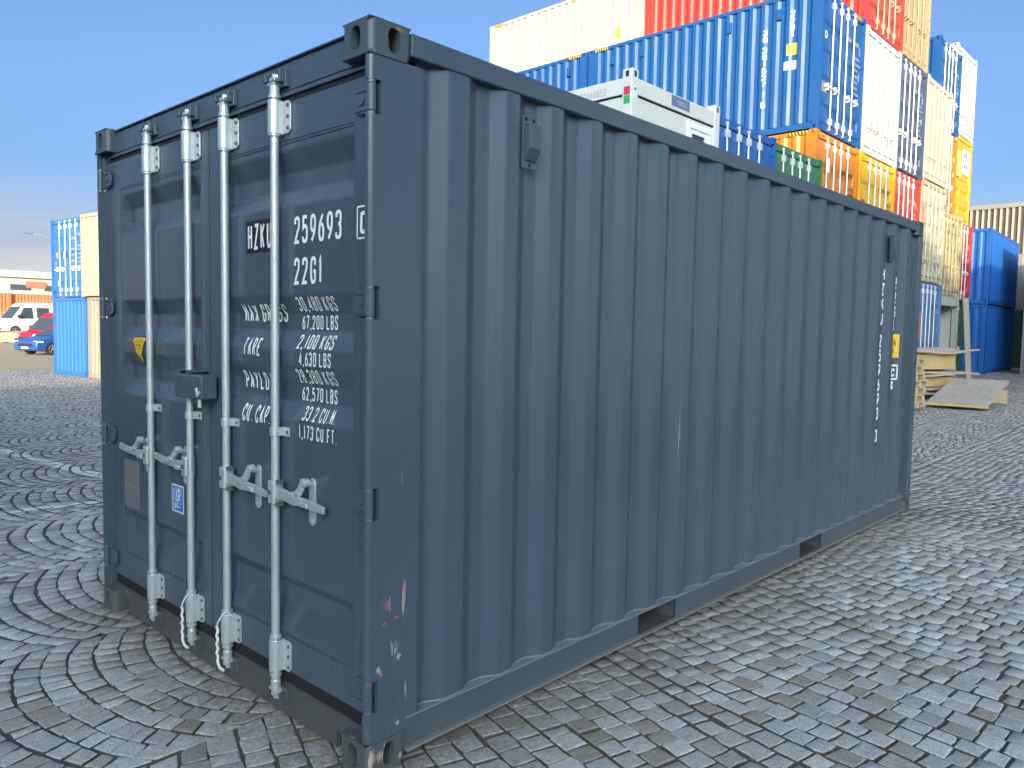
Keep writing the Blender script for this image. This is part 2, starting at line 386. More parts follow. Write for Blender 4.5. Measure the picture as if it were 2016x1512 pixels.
# gaps and irregular corners
vec = Q - C0[:, None]; ln = np.linalg.norm(vec, axis=2, keepdims=True)
gap = rng.uniform(.0045, .0080, (n, 1, 1))
Q = C0[:, None] + vec*(1-gap/ln) + rng.normal(0, .0030, (n, 4, 2))
TONE = np.clip(rng.normal(.5, .22, n), 0, 1); HUE = rng.uniform(0, 1, n)
tilt = rng.normal(0, .016, (n, 2)); lift = rng.normal(-.004, .0016, n)
def height(P, idx):  # P (k,m,2)
    d = P - C0[idx][:, None]
    return gz(P[..., 0], P[..., 1]) + lift[idx][:, None] + (d*tilt[idx][:, None]).sum(2)
def hi_geo(idx):
    q = Q[idx]; k = len(idx)
    nxt = np.roll(q, -1, 1)
    o8 = np.empty((k, 8, 2)); o8[:, 0::2] = q + (q.mean(1)[:, None]-q)*rng.uniform(.0, .07, (k, 4, 1)); o8[:, 1::2] = (q+nxt)/2 + rng.normal(0, .0025, (k, 4, 2))
    c = q.mean(1)[:, None]
    ins = c + (o8-c)*(1-.0055/np.linalg.norm(o8-c, axis=2, keepdims=True))
    zt = height(ins, idx); zo = height(o8, idx)-.004
    cz = height(c, idx)+rng.uniform(.000, .004, (k, 1))
    V = np.concatenate([np.concatenate([c, cz[..., None]], 2), np.concatenate([ins, zt[..., None]], 2),
                        np.concatenate([o8, zo[..., None]], 2), np.concatenate([c+(o8-c)*.97, (zo-.028)[..., None]], 2)], 1)   # 25 verts
    F = [(0, 1+a, 1+(a+1) % 8) for a in range(8)] + [(1+a, 9+a, 9+(a+1) % 8, 1+(a+1) % 8) for a in range(8)] + [(9+a, 17+a, 17+(a+1) % 8, 9+(a+1) % 8) for a in range(8)]
    return V, F
def lo_geo(idx):
    q = Q[idx]; c = q.mean(1)[:, None]
    ins = c+(q-c)*(1-.006/np.linalg.norm(q-c, axis=2, keepdims=True))
    zt = height(ins, idx); zo = height(q, idx)-.012
    V = np.concatenate([np.concatenate([ins, zt[..., None]], 2), np.concatenate([q, zo[..., None]], 2)], 1)
    F = [(0, 1, 2, 3)] + [(a, 4+a, 4+(a+1) % 4, (a+1) % 4) for a in range(4)]
    return V, F
area = np.abs(np.cross(Q[:, 2]-Q[:, 0], Q[:, 3]-Q[:, 1]))/2
share = area*(CAM[2]/D)/np.maximum(pz, .3)**2
inframe = (px > 0) & (px < 2016) & (py > 0) & (py < 1512)
share = np.where(inframe, share, 0)
order = np.argsort(-share); IND = order[:300]
single = np.zeros(n, bool); single[IND] = True
def orient(V, F):
    # normals up: setts wind clockwise seen from above when the strip runs this way
    a, b, c = V[0, F[0][0]], V[0, F[0][1]], V[0, F[0][2]]
    return F if np.cross(b-a, c-a)[2] > 0 else [f[::-1] for f in F]
def big_mesh(name, groups):
    me = bpy.data.meshes.new(name); vs_, loops, starts, totals, tones, hues, mids = [], [], [], [], [], [], []; base = 0; ls = 0
    for V, F, idx in groups:
        k, m = V.shape[:2]
        vs_.append(V.reshape(-1, 3)); F = orient(V, F)
        for f in F:
            pass
        lens = np.array([len(f) for f in F]); flat = np.concatenate([np.array(f) for f in F])
        L = (flat[None]+base+np.arange(k)[:, None]*m).reshape(-1); loops.append(L)
        t = np.tile(lens, k); st = ls+np.concatenate([[0], np.cumsum(t)[:-1]]); starts.append(st); totals.append(t)
        mids.append(np.tile([1 if q_ >= (16 if m == 25 else 1) else 0 for q_ in range(len(F))], k))
        tones.append(np.repeat(TONE[idx], len(F))); hues.append(np.repeat(HUE[idx], len(F)))
        base += k*m; ls += len(L)
    v = np.concatenate(vs_); L = np.concatenate(loops); st = np.concatenate(starts); t = np.concatenate(totals)
    me.vertices.add(len(v)); me.vertices.foreach_set('co', v.reshape(-1).astype(np.float32))
    me.loops.add(len(L)); me.loops.foreach_set('vertex_index', L.astype(np.int32))
    me.polygons.add(len(st)); me.polygons.foreach_set('loop_start', st.astype(np.int32))
    try: me.polygons.foreach_set('loop_total', t.astype(np.int32))
    except Exception: pass
    me.polygons.foreach_set('material_index', np.concatenate(mids).astype(np.int32))
    me.update(calc_edges=True); me.validate()
    for nm, dat in (('tone', np.concatenate(tones)), ('hue', np.concatenate(hues))):
        at = me.attributes.new(nm, 'FLOAT', 'FACE'); at.data.foreach_set('value', dat.astype(np.float32))
    return me
rest = np.where(~single)[0]
hi = rest[D[rest] < 7.5]; lo = rest[D[rest] >= 7.5]
Vh, Fh = hi_geo(hi); Vl, Fl = lo_geo(lo)
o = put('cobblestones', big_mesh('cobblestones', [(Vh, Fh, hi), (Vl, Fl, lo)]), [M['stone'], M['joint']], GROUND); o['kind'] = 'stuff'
for k in IND:
    V, F = hi_geo(np.array([k])); F = orient(V, F)
    ctr = V[0, 0].copy()
    me = bpy.data.meshes.new('cobblestone'); me.from_pydata([tuple(p-ctr) for p in V[0]], [], F); me.update()
    for nm, val in (('tone', TONE[k]), ('hue', HUE[k])):
        at = me.attributes.new(nm, 'FLOAT', 'FACE'); at.data.foreach_set('value', [float(val)]*len(F))
    me.polygons.foreach_set('material_index', [1 if q_ >= 16 else 0 for q_ in range(len(F))])
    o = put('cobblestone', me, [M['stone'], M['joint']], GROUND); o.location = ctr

# painted bay lines: clipped onto the tops of the setts they cross
def clip_poly(poly, nrm, d):
    res = []
    for a, b in zip(poly, np.roll(poly, -1, 0)):
        da, db = a@nrm-d, b@nrm-d
        if da >= 0: res.append(a)
        if da*db < 0: res.append(a+(b-a)*da/(da-db))
    return np.array(res)
M['line'] = paint('worn road paint', (.82,.82,.80), .6, .05, 0, .0)
def unproj(pxx, pyy, zz=-.1):
    d = CF+CR*(pxx-1008)/FPX-CU*(pyy-756)/FPX; t = (zz-CAM[2])/d[2]; return (CAM+t*d)[:2]
def bay_line(p0, p1, w):
    p0, p1 = np.array(p0), np.array(p1); t = (p1-p0)/np.linalg.norm(p1-p0); nn = np.array([-t[1], t[0]])
    c = C0-p0; near = np.where((np.abs(c@nn) < w/2+.15) & (c@t > 0) & (c@t < np.linalg.norm(p1-p0)))[0]
    mb = MB()
    for k in near:
        q = Q[k]; cc = q.mean(0); q = cc+(q-cc)*.90
        if np.cross(q[1]-q[0], q[2]-q[0]) < 0: q = q[::-1]
        q = clip_poly(q, nn, p0@nn-w/2+rng.normal(0, .006))
        if len(q) >= 3: q = clip_poly(q, -nn, -(p0@nn+w/2+rng.normal(0, .006)))
        if len(q) < 3 or rng.random() < .05: continue
        z = height(q[None], np.array([k]))[0]+.0025
        mb.add([(a[0], a[1], b) for a, b in zip(q, z)], [tuple(range(len(q)))])
    o = mb.build('road_marking', M['line']); tag(o, kind='structure')
bay_line(unproj(-40, 878, -.02), unproj(260, 957, -.02), .15)
bay_line(unproj(-60, 1017, 0), unproj(260, 979, 0), .12)

# ------------------------------------------------------------------ stroke lettering
def _a(s): return [tuple(map(float, p.split(','))) for p in s.split()]
GL = {
'0': ['~0,.5 0,.9 .1,1 .9,1 1,.9 1,.1 .9,0 .1,0 0,.1 0,.5'], '1': ['.15,.8 .6,1 .6,0'],
'2': ['~0,.75 0,1 1,1 1,.62 .6,.42 0,0 0,0 1,0'], '3': ['~0,.8 0,1 1,1 1,.55 .45,.53', '~.45,.53 1,.5 1,0 0,0 0,.2'],
'4': ['.75,0 .75,1 0,.28 1,.28'], '5': ['~.95,1 .95,1 .08,1 .08,1 .04,.55 .04,.55 .3,.64 1,.62 1,0 0,0 0,.2'],
'6': ['~.85,1 .3,.75 0,.5 0,0 1,0 1,.58 .1,.62 .02,.4'], '7': ['0,1 1,1 .35,0'],
'8': ['~.5,.53 0,.55 0,1 1,1 1,.55 .5,.53', '~.5,.53 0,.5 0,0 1,0 1,.5 .5,.53'], '9': ['~.15,0 .7,.25 1,.5 1,1 0,1 0,.42 .9,.38 .98,.6'],
'A': ['0,0 .5,1 1,0', '.18,.3 .82,.3'], 'B': ['~0,0 0,0 0,1 0,1 .95,1 .95,.54 .4,.53 0,.53 0,.53', '~.4,.53 1,.52 1,0 .5,0 0,0 0,0'],
'C': ['~1,.7 1,1 0,1 0,0 1,0 1,.3'], 'D': ['~0,0 0,0 0,1 0,1 1,1 1,0 0,0 0,0'], 'E': ['1,1 0,1 0,0 1,0', '0,.52 .85,.52'], 'F': ['1,1 0,1 0,0', '0,.52 .85,.52'],
'G': ['~1,.72 1,1 0,1 0,0 1,0 1,.45 1,.45 .55,.45'], 'H': ['0,0 0,1', '1,0 1,1', '0,.52 1,.52'], 'I': ['.5,0 .5,1'], 'K': ['0,0 0,1', '1,1 0,.42', '.35,.6 1,0'],
'L': ['0,1 0,0 1,0'], 'M': ['0,0 0,1 .5,.35 1,1 1,0'], 'N': ['0,0 0,1 1,0 1,1'], 'O': ['~0,.5 0,.9 .1,1 .9,1 1,.9 1,.1 .9,0 .1,0 0,.1 0,.5'], 'P': ['~0,0 0,0 0,1 0,1 1,1 1,.46 0,.46 0,.46'],
'R': ['~0,0 0,0 0,1 0,1 1,1 1,.48 0,.48 0,.48', '.5,.48 1,0'], 'S': ['~1,.75 1,1 0,1 0,.6 1,.42 1,0 0,0 0,.25'], 'T': ['0,1 1,1', '.5,1 .5,0'], 'U': ['~0,1 0,0 1,0 1,1'],
'V': ['0,1 .5,0 1,1'], 'W': ['0,1 .25,0 .5,.8 .75,0 1,1'], 'X': ['0,0 1,1', '0,1 1,0'], 'Y': ['0,1 .5,.5 1,1', '.5,.5 .5,0'], 'Z': ['0,1 1,1 0,0 1,0'],
'.': ['.4,0 .4,.06'], ',': ['.5,.07 .3,-.14'], '/': ['0,0 1,1'], '-': ['.1,.5 .9,.5'], '%': ['0,0 1,1', '~.1,.8 .3,1 .3,.7 .1,.8', '~.7,.2 .9,.3 .9,0 .7,.2'],
}
def chaikin(p, k=2):
    for _ in range(k):
        q = [p[0]]
        for a, b in zip(p[:-1], p[1:]):
            q += [(a[0]*.75+b[0]*.25, a[1]*.75+b[1]*.25), (a[0]*.25+b[0]*.75, a[1]*.25+b[1]*.75)]
        p = q+[p[-1]]
    return p
def stroke_text(mb, txt, s0, z0, h, fn, wr=.42, hw=None, gap=.17, step=.014, vertical=False, nv=(-1, 0, 0)):
    """lays strokes of width 2*hw; fn(s, z) -> (x, y, z) on the surface. returns the end of the line"""
    hw = h*.062 if hw is None else hw; w = h*wr; s = s0; z = z0; ec = 0.0
    def F(q, e): p = fn(*q); return (p[0]+nv[0]*e, p[1]+nv[1]*e, p[2])
    for ch in txt:
        if ch == ' ':
            if vertical: z -= h*.6
            else: s += h*.26
            continue
        cw = w*(.35 if ch in '.,I' else .6 if ch == '1' and not vertical else 1)
        so_ = s + (w-cw)/2*(1 if vertical else 0)
        for st in GL.get(ch, []):
            sm = st[0] == '~'; pts = _a(st[1:] if sm else st)
            if sm: pts = chaikin(pts, 2)
            P = []
            for u, v in pts:
                q = (so_+hw+u*max(cw-2*hw, .001), z+hw+v*(h-2*hw))
                if not P or math.hypot(q[0]-P[-1][0], q[1]-P[-1][1]) > 1e-5: P.append(q)
            R = [P[0]]
            for a, b in zip(P[:-1], P[1:]):
                k = max(1, int(math.hypot(b[0]-a[0], b[1]-a[1])/step))
                R += [(a[0]+(b[0]-a[0])*i/k, a[1]+(b[1]-a[1])*i/k) for i in range(1, k+1)]
            P = R; L_, R_ = [], []
            m = len(P)
            for i in range(m):
                d0 = None if i == 0 else (P[i][0]-P[i-1][0], P[i][1]-P[i-1][1]); d1 = None if i == m-1 else (P[i+1][0]-P[i][0], P[i+1][1]-P[i][1])
                nrm = []
                for d in (d0, d1):
                    if d: l = math.hypot(*d); nrm.append((-d[1]/l, d[0]/l))
                nx_ = sum(q[0] for q in nrm); ny_ = sum(q[1] for q in nrm); l = math.hypot(nx_, ny_) or 1
                nx_, ny_ = nx_/l, ny_/l; k = 1/max(.5, nx_*nrm[0][0]+ny_*nrm[0][1])
                L_.append((P[i][0]+nx_*hw*k, P[i][1]+ny_*hw*k)); R_.append((P[i][0]-nx_*hw*k, P[i][1]-ny_*hw*k))
            ext = hw*.8
            e0 = ec; de = .0007/max(m, 8)   # strokes never share a plane: each lies a hair above the one before
            mb.add([F(q, e0+de*i) for i, q in enumerate(L_)]+[F(q, e0+de*i) for i, q in enumerate(R_)], [(i, m+i, m+i+1, i+1) for i in range(m-1)])
            ec = (ec+.0009) if st is not GL.get(ch, [])[-1] else 0.0
        if vertical: z -= h*(1+gap)
        else: s += cw+h*gap
    return s if not vertical else z
def sticker(mb, s0, s1, z0, z1, fn, nx=3, nz=8):
    return mb.grid([[fn(s0+(s1-s0)*i/nx, z0+(z1-z0)*j/nz) for j in range(nz+1)] for i in range(nx+1)])

# ------------------------------------------------------------------ corner casting
def casting_mesh(name, holes, n=24, hi=True):
    """block 0..a x 0..b x 0..c ; holes on the given faces: list of 'x0','x1','y0','y1' ; local size .178 x .162 x .118"""
    A, B, Cc = .178, .162, .118
    mb = MB()
    def ring(face):
        if face in ('x0', 'x1'):
            W_, cu = B, (.080 if face == 'x0' else .080); mk = lambda u, v, d: ((d if face == 'x0' else A-d), u, v)
        else:
            W_, cu = A, .100; mk = lambda u, v, d: (u, (d if face == 'y0' else B-d), v)
        cv, ru, rv = .060, .0265, .041
        inn, out_ = [], []
        for i in range(n):
            t = 2*math.pi*(i+.5)/n; c, s = math.cos(t), math.sin(t)
            # stadium
            v = rv*np.sign(s)*abs(s)**.75; u = ru*np.sign(c)*abs(c)**.75
            inn.append((cu+u, cv+v))
            k = min(((W_-cu)/c if c > 1e-6 else 1e9, -cu/c if c < -1e-6 else 1e9)); k2 = min(((Cc-cv)/s if s > 1e-6 else 1e9, -cv/s if s < -1e-6 else 1e9))
            kk = min(k, k2); q = [cu+c*kk, cv+s*kk]
            if min(abs(q[0]), abs(q[0]-W_)) < 1e-6: q[1] = 0.0 if q[1] < cv else Cc
            out_.append(q)
        for cx_, cz_ in ((0,0),(W_,0),(W_,Cc),(0,Cc)):
            j = min(range(n), key=lambda q: math.hypot(out_[q][0]-cx_, out_[q][1]-cz_)); out_[j] = [cx_, cz_]
        vs_ = [mk(*q, 0) for q in out_]+[mk(*q, 0) for q in inn]+[mk(*q, .028) for q in inn]
        cc_ = [(cu+(q[0]-cu)*1.15, cv+(q[1]-cv)*1.05) for q in inn]
        vs_ += [mk(*q, .0281) for q in cc_]+[mk(*q, .12) for q in cc_]
        fs_ = [(i, (i+1) % n, n+(i+1) % n, n+i) for i in range(n)]+[(n+i, n+(i+1) % n, 2*n+(i+1) % n, 2*n+i) for i in range(n)]
        fs_ += [(2*n+i, 2*n+(i+1) % n, 3*n+(i+1) % n, 3*n+i) for i in range(n)]+[(3*n+i, 3*n+(i+1) % n, 4*n+(i+1) % n, 4*n+i) for i in range(n)]+[tuple(range(4*n, 5*n))]
        if face in ('x0', 'y1'): fs_ = [f[::-1] for f in fs_]
        mb.add(vs_, fs_)
    full = {'x0': [(0,0,0),(0,B,0),(0,B,Cc),(0,0,Cc)], 'x1': [(A,0,0),(A,0,Cc),(A,B,Cc),(A,B,0)], 'y0': [(0,0,0),(0,0,Cc),(A,0,Cc),(A,0,0)], 'y1': [(0,B,0),(A,B,0),(A,B,Cc),(0,B,Cc)]}
    for fc in full:
        if fc in holes: ring(fc)
        else: mb.add(full[fc], [(0,1,2,3)])
    mb.add([(0,0,Cc),(0,B,Cc),(A,B,Cc),(A,0,Cc)], [(0,1,2,3)]); mb.add([(0,0,0),(A,0,0),(A,B,0),(0,B,0)], [(0,1,2,3)])
    me = mb.mesh(name); bm = bmesh.new(); bm.from_mesh(me); bmesh.ops.remove_doubles(bm, verts=bm.verts, dist=1e-5)
    bmesh.ops.recalc_face_normals(bm, faces=bm.faces)
    if hi:
        ed = [e for e in bm.edges if abs(e.verts[0].co.x-e.verts[1].co.x) < 1e-5 and abs(e.verts[0].co.y-e.verts[1].co.y) < 1e-5 and e.calc_length() > .1 and len(e.link_faces) == 2]
        bmesh.ops.bevel(bm, geom=ed, offset=.026, segments=6, affect='EDGES', profile=.5)
    bm.to_mesh(me); bm.free(); return me

# ------------------------------------------------------------------ the grey container
L, W, H = 6.058, 2.438, 2.591
MAIN = thing('shipping_container', 'anthracite grey twenty foot shipping container standing alone on the cobbles', 'container')
g, dm, gv = M['grey'], M['door'], M['galv']
me_c = casting_mesh('corner_casting', ('x0', 'y0'))
for sx, ox in ((1, 0), (-1, L)):
    for sy, oy in ((1, 0), (-1, W)):
        for z in (0, H-.118):
            me = me_c.copy() if sx*sy > 0 else me_c.copy()
            for v in me.vertices: v.co = (ox+sx*v.co.x, oy+sy*v.co.y, z+v.co.z)
            if sx*sy < 0: me.flip_normals()
            put('corner_casting', me, M['cast'], MAIN, bevel=.009, smooth=False)
# corner posts at the door end, notched for the hinges
HZ = [2.335, 1.655, .965, .283]
def arc(cx, cy, r, a0, a1, n=6): return [(cx+r*math.cos(math.radians(a0+(a1-a0)*i/n)), cy+r*math.sin(math.radians(a0+(a1-a0)*i/n))) for i in range(n+1)]
for side in (0, 1):
    fy = (lambda y: y) if side == 0 else (lambda y: W-y)
    prof = [(.004, .030)]+arc(.022, .022, .018, 180, 270)+[(.050, .004), (.050, .05), (.034, .05), (.034, .030)]
    notch = [(.050, .004), (.228, .004), (.228, .05), (.050, .05)]
    mb = MB(); z = .118
    mb.prism([(x, fy(y)) for x, y in notch], 'z', .118, 2.473)
    for hz in sorted(HZ): mb.prism([(x, fy(y)) for x, y in prof], 'z', z, hz-.056); z = hz+.056
    mb.prism([(x, fy(y)) for x, y in prof], 'z', z, 2.473)
    post = mb.build('corner_post', g, MAIN)
    # weld bead down the back edge of the post
    wb = MB()
    for k in range(118):
        z0 = .17+k*.0195; wb.box(.2275, .2325, *sorted((fy(.0025), fy(.007))), z0, z0+.0165)
    wb.build('weld_bead', g, post)
    for hz in HZ:
        h = MB(); h.tube((.021, fy(.021), hz-.046), (.021, fy(.021), hz+.046), .0165, 16)
        q = [(.021, hz-.046), (.100, hz-.044), (.128, hz-.030), (.134, hz-.010), (.134, hz+.016), (.120, hz+.036), (.09, hz+.046), (.021, hz+.046)]
        h.prism([(fy(a), b) for a, b in q], 'x', .030, .0405)
        hg = h.build('hinge', g, post, bevel=.003)
        c = MB(); c.tube((.0405, fy(.086), hz), (.024, fy(.086), hz), .017, 14); c.box(.026, .031, *sorted((fy(.05), fy(.118))), hz+.028, hz+.033); c.box(.026, .031, *sorted((fy(.05), fy(.118))), hz-.035, hz-.030)
        c.build('hinge_boss', g, hg, bevel=.002)
        c = MB(); c.tube((.021, fy(.021), hz-.060), (.021, fy(.021), hz-.047), .015, 12); c.tube((.021, fy(.021), hz+.047), (.021, fy(.021), hz+.060), .015, 12)
        c.build('hinge_pin', M['steel'], hg)
for oy in (0, W-.06):
    mb = MB(); mb.box(5.955, 6.052, oy+(.004 if oy == 0 else 0), oy+(.06 if oy == 0 else .056), .118, 2.473); mb.build('corner_post', g, MAIN, bevel=.004)
# corrugated side walls
EDGE = [.46, .737, 1.009, 1.285, 1.562, 1.835, 2.115, 2.40, 2.685, 2.979, 3.28, 3.57, 3.865, 4.167, 4.465, 4.761, 5.068, 5.388, 5.72]
def side_profile():
    P = [(.228, .046), (.290, .046), (.362, .010)]
    for i, e in enumerate(EDGE):
        P.append((e, .010))
        if i+1 < len(EDGE):
            k = (EDGE[i+1]-e)/.278; P += [(e+.068*k, .046), (e+.138*k, .046), (e+.206*k, .010)]
    P += [(5.80, .046), (5.955, .046)]
    return P
SP = side_profile(); SPX = np.array([p[0] for p in SP]); SPY = np.array([p[1] for p in SP])
def side_y(x): return float(np.interp(x, SPX, SPY))
for side in (0, 1):
    rows = [.163, .6, 1.1, 1.6, 2.1, 2.506]
    mb = MB()
    P = [[(x, (y if side == 0 else W-y), z) for z in rows] for x, y in SP]
    mb.grid(P if side == 1 else P[::-1])
    sp_ = mb.build('side_panel', M['side'], MAIN)
    b = sp_.modifiers.new('bevel', 'BEVEL'); b.width = .009; b.segments = 3; b.limit_method = 'ANGLE'; b.angle_limit = math.radians(15); sp_.data.polygons.foreach_set('use_smooth', [True]*len(sp_.data.polygons)); 
    if side == 0: SIDE = sp_
for oy, nm in ((.003, 1), (W-.063, 0)):
    mb = MB(); mb.box(.178, 5.880, oy, oy+.060, 2.503, 2.582); mb.build('top_rail', M['rail'], MAIN, bevel=.006)
# bottom rails with fork pockets
PK = [(1.70, 2.045), (3.675, 4.03)]
for side in (0, 1):
    fy = (lambda y: y) if side == 0 else (lambda y: W-y)
    Y = lambda a, b: sorted((fy(a), fy(b)))
    mb = MB(); xs = [.178]+[q for p in PK for q in p]+[5.880]
    for a, b in zip(xs[0::2], xs[1::2]): mb.box(a, b, *Y(.016, .024), .046, .156)
    rl = mb.build('bottom_rail', M['rail'], MAIN, bevel=.002)
    mb = MB(); q_ = [(x, fy(y-.002), .165) for x, y in SP]
    for k in range(len(q_)-1): mb.tube(q_[k], q_[k+1], .0035, 5, cap=False)
    mb.build('weld_bead', M['ledge'], rl)
    mb = MB(); mb.box(.178, 5.880, *Y(.001, .06), .156, .162); mb.build('rail_ledge', M['ledge'], rl, bevel=.002)
    mb = MB(); mb.box(.178, 5.880, *Y(-.010, .05), .036, .045); mb.build('rail_flange', M['ledge'], rl, bevel=.002)
    for a, b in PK:
        p = MB(); p.box(a, b, *Y(.008, 1.2), .042, .048); p.box(a-.006, a, *Y(.016, 1.2), .046, .156); p.box(b, b+.006, *Y(.016, 1.2), .046, .156)
        p.build('fork_pocket', M['sill'], rl)
mb = MB(); mb.box(.06, 6.0, .07, W-.07, .157, .20); mb.build('floor_panel', M['dark'], MAIN)
mb = MB()
for k in range(18): mb.box(.3+k*.31, .34+k*.31, .5, W-.5, .05, .157)
mb.build('cross_member', M['sill'], MAIN)
mb = MB(); mb.grid([[(x, y, 2.575+(.006 if i % 4 in (1, 2) else 0)) for y in (.06, W-.06)] for i, x in enumerate(np.linspace(.1, 5.95, 80))]); mb.build('roof_panel', g, MAIN)
mb = MB(); mb.grid([[(6.02-(.03 if i % 4 in (1, 2) else 0), y, z) for z in (.15, 2.5)] for i, y in enumerate(np.linspace(.06, W-.06, 36))]); mb.build('end_panel', g, MAIN)
mb = MB(); mb.box(5.88, 6.04, .162, W-.162, .03, .15); mb.build('end_beam', g, MAIN); mb = MB(); mb.box(5.88, 6.04, .162, W-.162, 2.5, 2.585); mb.build('end_beam', g, MAIN)
# header and sill
mb = MB(); mb.box(.05, .12, .06, W-.06, 2.452, 2.575); hd = mb.build('header', g, MAIN, bevel=.003)
mb = MB(); mb.box(.038, .12, .162, W-.162, 2.576, 2.583); mb.box(.042, .052, .075, W-.075, 2.446, 2.457); mb.box(.046, .052, .075, W-.075, 2.468, 2.473); mb.build('header_lip', g, hd, bevel=.002)
mb = MB()
mb.prism([(.245, .010), (W-.245, .010), (W-.245, .075), (W-.075, .075), (W-.075, .140), (.075, .140), (.075, .075), (.245, .075)], 'x', .046, .052)
mb.box(.052, .13, .245, W-.245, .010, .016); mb.box(.052, .30, .239, .245, .010, .080); mb.box(.052, .30, W-.245, W-.239, .010, .080); mb.box(.052, .30, .165, .245, .080, .086); mb.box(.052, .30, W-.245, W-.165, .080, .086)
mb.box(.052, .13, .075, W-.075, .136, .142)
sl_ = mb.build('sill', M['sill'], MAIN, bevel=.002)
mb = MB(); mb.box(.052, .075, .075, W-.075, .143, .196); mb.box(.052, .075, .075, W-.075, 2.424, 2.446); mb.box(.055, .075, 1.2145, 1.2235, .19, 2.43)
for y in (.036, W-.044): mb.box(.052, .07, y, y+.008, .15, 2.44)
mb.build('door_gasket', M['rubber'], MAIN)
# door leaves with four pressed recesses
REC = [(2.242, 2.165, 2.095, 2.032), (1.692, 1.624, 1.557, 1.483), (1.419, 1.351, 1.282, 1.207), (.582, .535, .468, .370)]
ZP, XP = [.337], [0.0]
for a, b, c, d in REC[::-1]: ZP += [d, c, b, a]; XP += [0, 1, 1, 0]
ZP.append(2.273); XP.append(0)
DX, DEP = .0465, .036
def rec(z): return float(np.interp(z, ZP, XP))
def endf(y):
    for a, b in ((.143, 1.085), (1.300, 2.215)):
        if a <= y <= b: return min(1, (y-a)/.012 if a < 1 else (b-y)/.055, (b-y)/.055 if a < 1 else (y-a)/.055)
    return 0
def door_x(y, z): return DX+DEP*rec(z)*max(0, endf(y))
LEAF = []
for y0, y1, ra, rb, b0, b1 in ((.046, 1.2145, .143, 1.085, .012, .055), (1.2235, 2.392, 1.300, 2.215, .055, .055)):
    mb = MB(); ys = [ra, ra+b0, rb-b1, rb]; zs = ZP
    mb.grid([[(door_x(y if y not in (ra, rb) else y, z) if y not in (ra, rb) else DX, y, z) for z in zs] for y in ys][::-1])
    fr = [(y0, ra, .197, 2.422), (rb, y1, .197, 2.422), (ra, rb, .197, .337), (ra, rb, 2.273, 2.422)]
    mb2 = MB()
    for a, b, c, d in fr: mb.add([(DX-.0005, a, c), (DX-.0005, a, d), (DX-.0005, b, d), (DX-.0005, b, c)], [(0, 1, 2, 3)])
    # return edges
    mb.add([(DX, y0, .197), (DX, y1, .197), (.09, y1, .197), (.09, y0, .197)], [(0, 1, 2, 3)])
    mb.add([(DX, y0, 2.422), (.09, y0, 2.422), (.09, y1, 2.422), (DX, y1, 2.422)], [(0, 1, 2, 3)])
    mb.add([(DX, y0, .197), (.09, y0, .197), (.09, y0, 2.422), (DX, y0, 2.422)], [(0, 1, 2, 3)])
    mb.add([(DX, y1, .197), (DX, y1, 2.422), (.09, y1, 2.422), (.09, y1, .197)], [(0, 1, 2, 3)])
    lf = mb.build('door_leaf', dm, MAIN, fix=True); LEAF.append(lf)
    bv = lf.modifiers.new('bevel', 'BEVEL'); bv.width = .007; bv.segments = 3; bv.limit_method = 'ANGLE'; bv.angle_limit = math.radians(15)
    s_ = MB()
    for z in (2.273, .337): s_.box(DX-.0035, DX+.002, ra+.01, rb, z-.004, z+.001); s_.box(DX-.0035, DX+.002, ra+.01, rb, z+.007, z+.009)
    for y in (ra, rb): s_.box(DX-.002, DX+.003, y-.0015, y+.0015, .337, 2.273)
    s_.build('seam', dm, lf)
mb = MB(); mb.box(.0725, .09, .08, 1.21, .2, 2.42); mb.box(.0725, .09, 1.23, 2.36, .2, 2.42); 
R_LEAF, L_LEAF = LEAF
def dfn(s, z, e=.0034):  # s runs to the right as seen, i.e. towards smaller y; starts at y = 0
    y = -s; return (door_x(y, z)-e, y, z)
def dtext(txt, yl, z, h, yr=None, **kw):
    k = (door_x(.5, z+h*.5)+1.594)/1.644; yl = -2.145+(yl+2.145)*k; yr = None if yr is None else -2.145+(yr+2.145)*k
    mb = MB()
    wr = kw.pop('wr', .42)
    if yr is not None:
        t = MB(); e = stroke_text(t, txt, 0, 0, h, lambda s, z: (0, s, z), wr=wr, **kw)-h*kw.get('gap', .17)
        f = (yl-yr)/e; 
        stroke_text(mb, txt, 0, z, h, lambda s, zz: dfn(-yl+s*f, zz), wr=wr, **kw)
    else: stroke_text(mb, txt, -yl, z, h, dfn, wr=wr, **kw)
    return mb
mb = MB(); sticker(mb, -.895, -.68, 1.868, 1.997, lambda s, z: dfn(s, z, .0022)); mb.build('owner_code_panel', M['black'], R_LEAF)
for txt, yl, z, h, yr in (('HZKU', .885, 1.880, .104, .700), ('259693', .532, 1.884, .104, .222), ('22G1', .534, 1.730, .102, .345),
        ('30,480 KGS', .508, 1.630, .054, .256), ('67,200 LBS', .475, 1.561, .053, .243), ('2,100 KGS', .500, 1.487, .054, .262), ('4,630 LBS', .501, 1.422, .053, .288),
        ('28,380 KGS', .508, 1.354, .054, .253), ('62,570 LBS', .476, 1.286, .053, .244), ('33.2 CU.M.', .462, 1.213, .054, .250), ('1,173 CU.FT.', .502, 1.143, .053, .250),
        ('MAX GROSS', .908, 1.588, .072, .577), ('TARE', .928, 1.448, .074, .79), ('PAYLOAD', .905, 1.308, .074, .64), ('CU. CAP.', .938, 1.172, .074, .716)):
    dtext(txt, yl, z, h, yr, wr=.42, hw=h*(.066 if h > .09 else .060 if h < .06 else .066)).build('lettering', M['white'], R_LEAF)
mb = dtext('0', .113, 1.893, .078, None, hw=.0068, wr=.5)
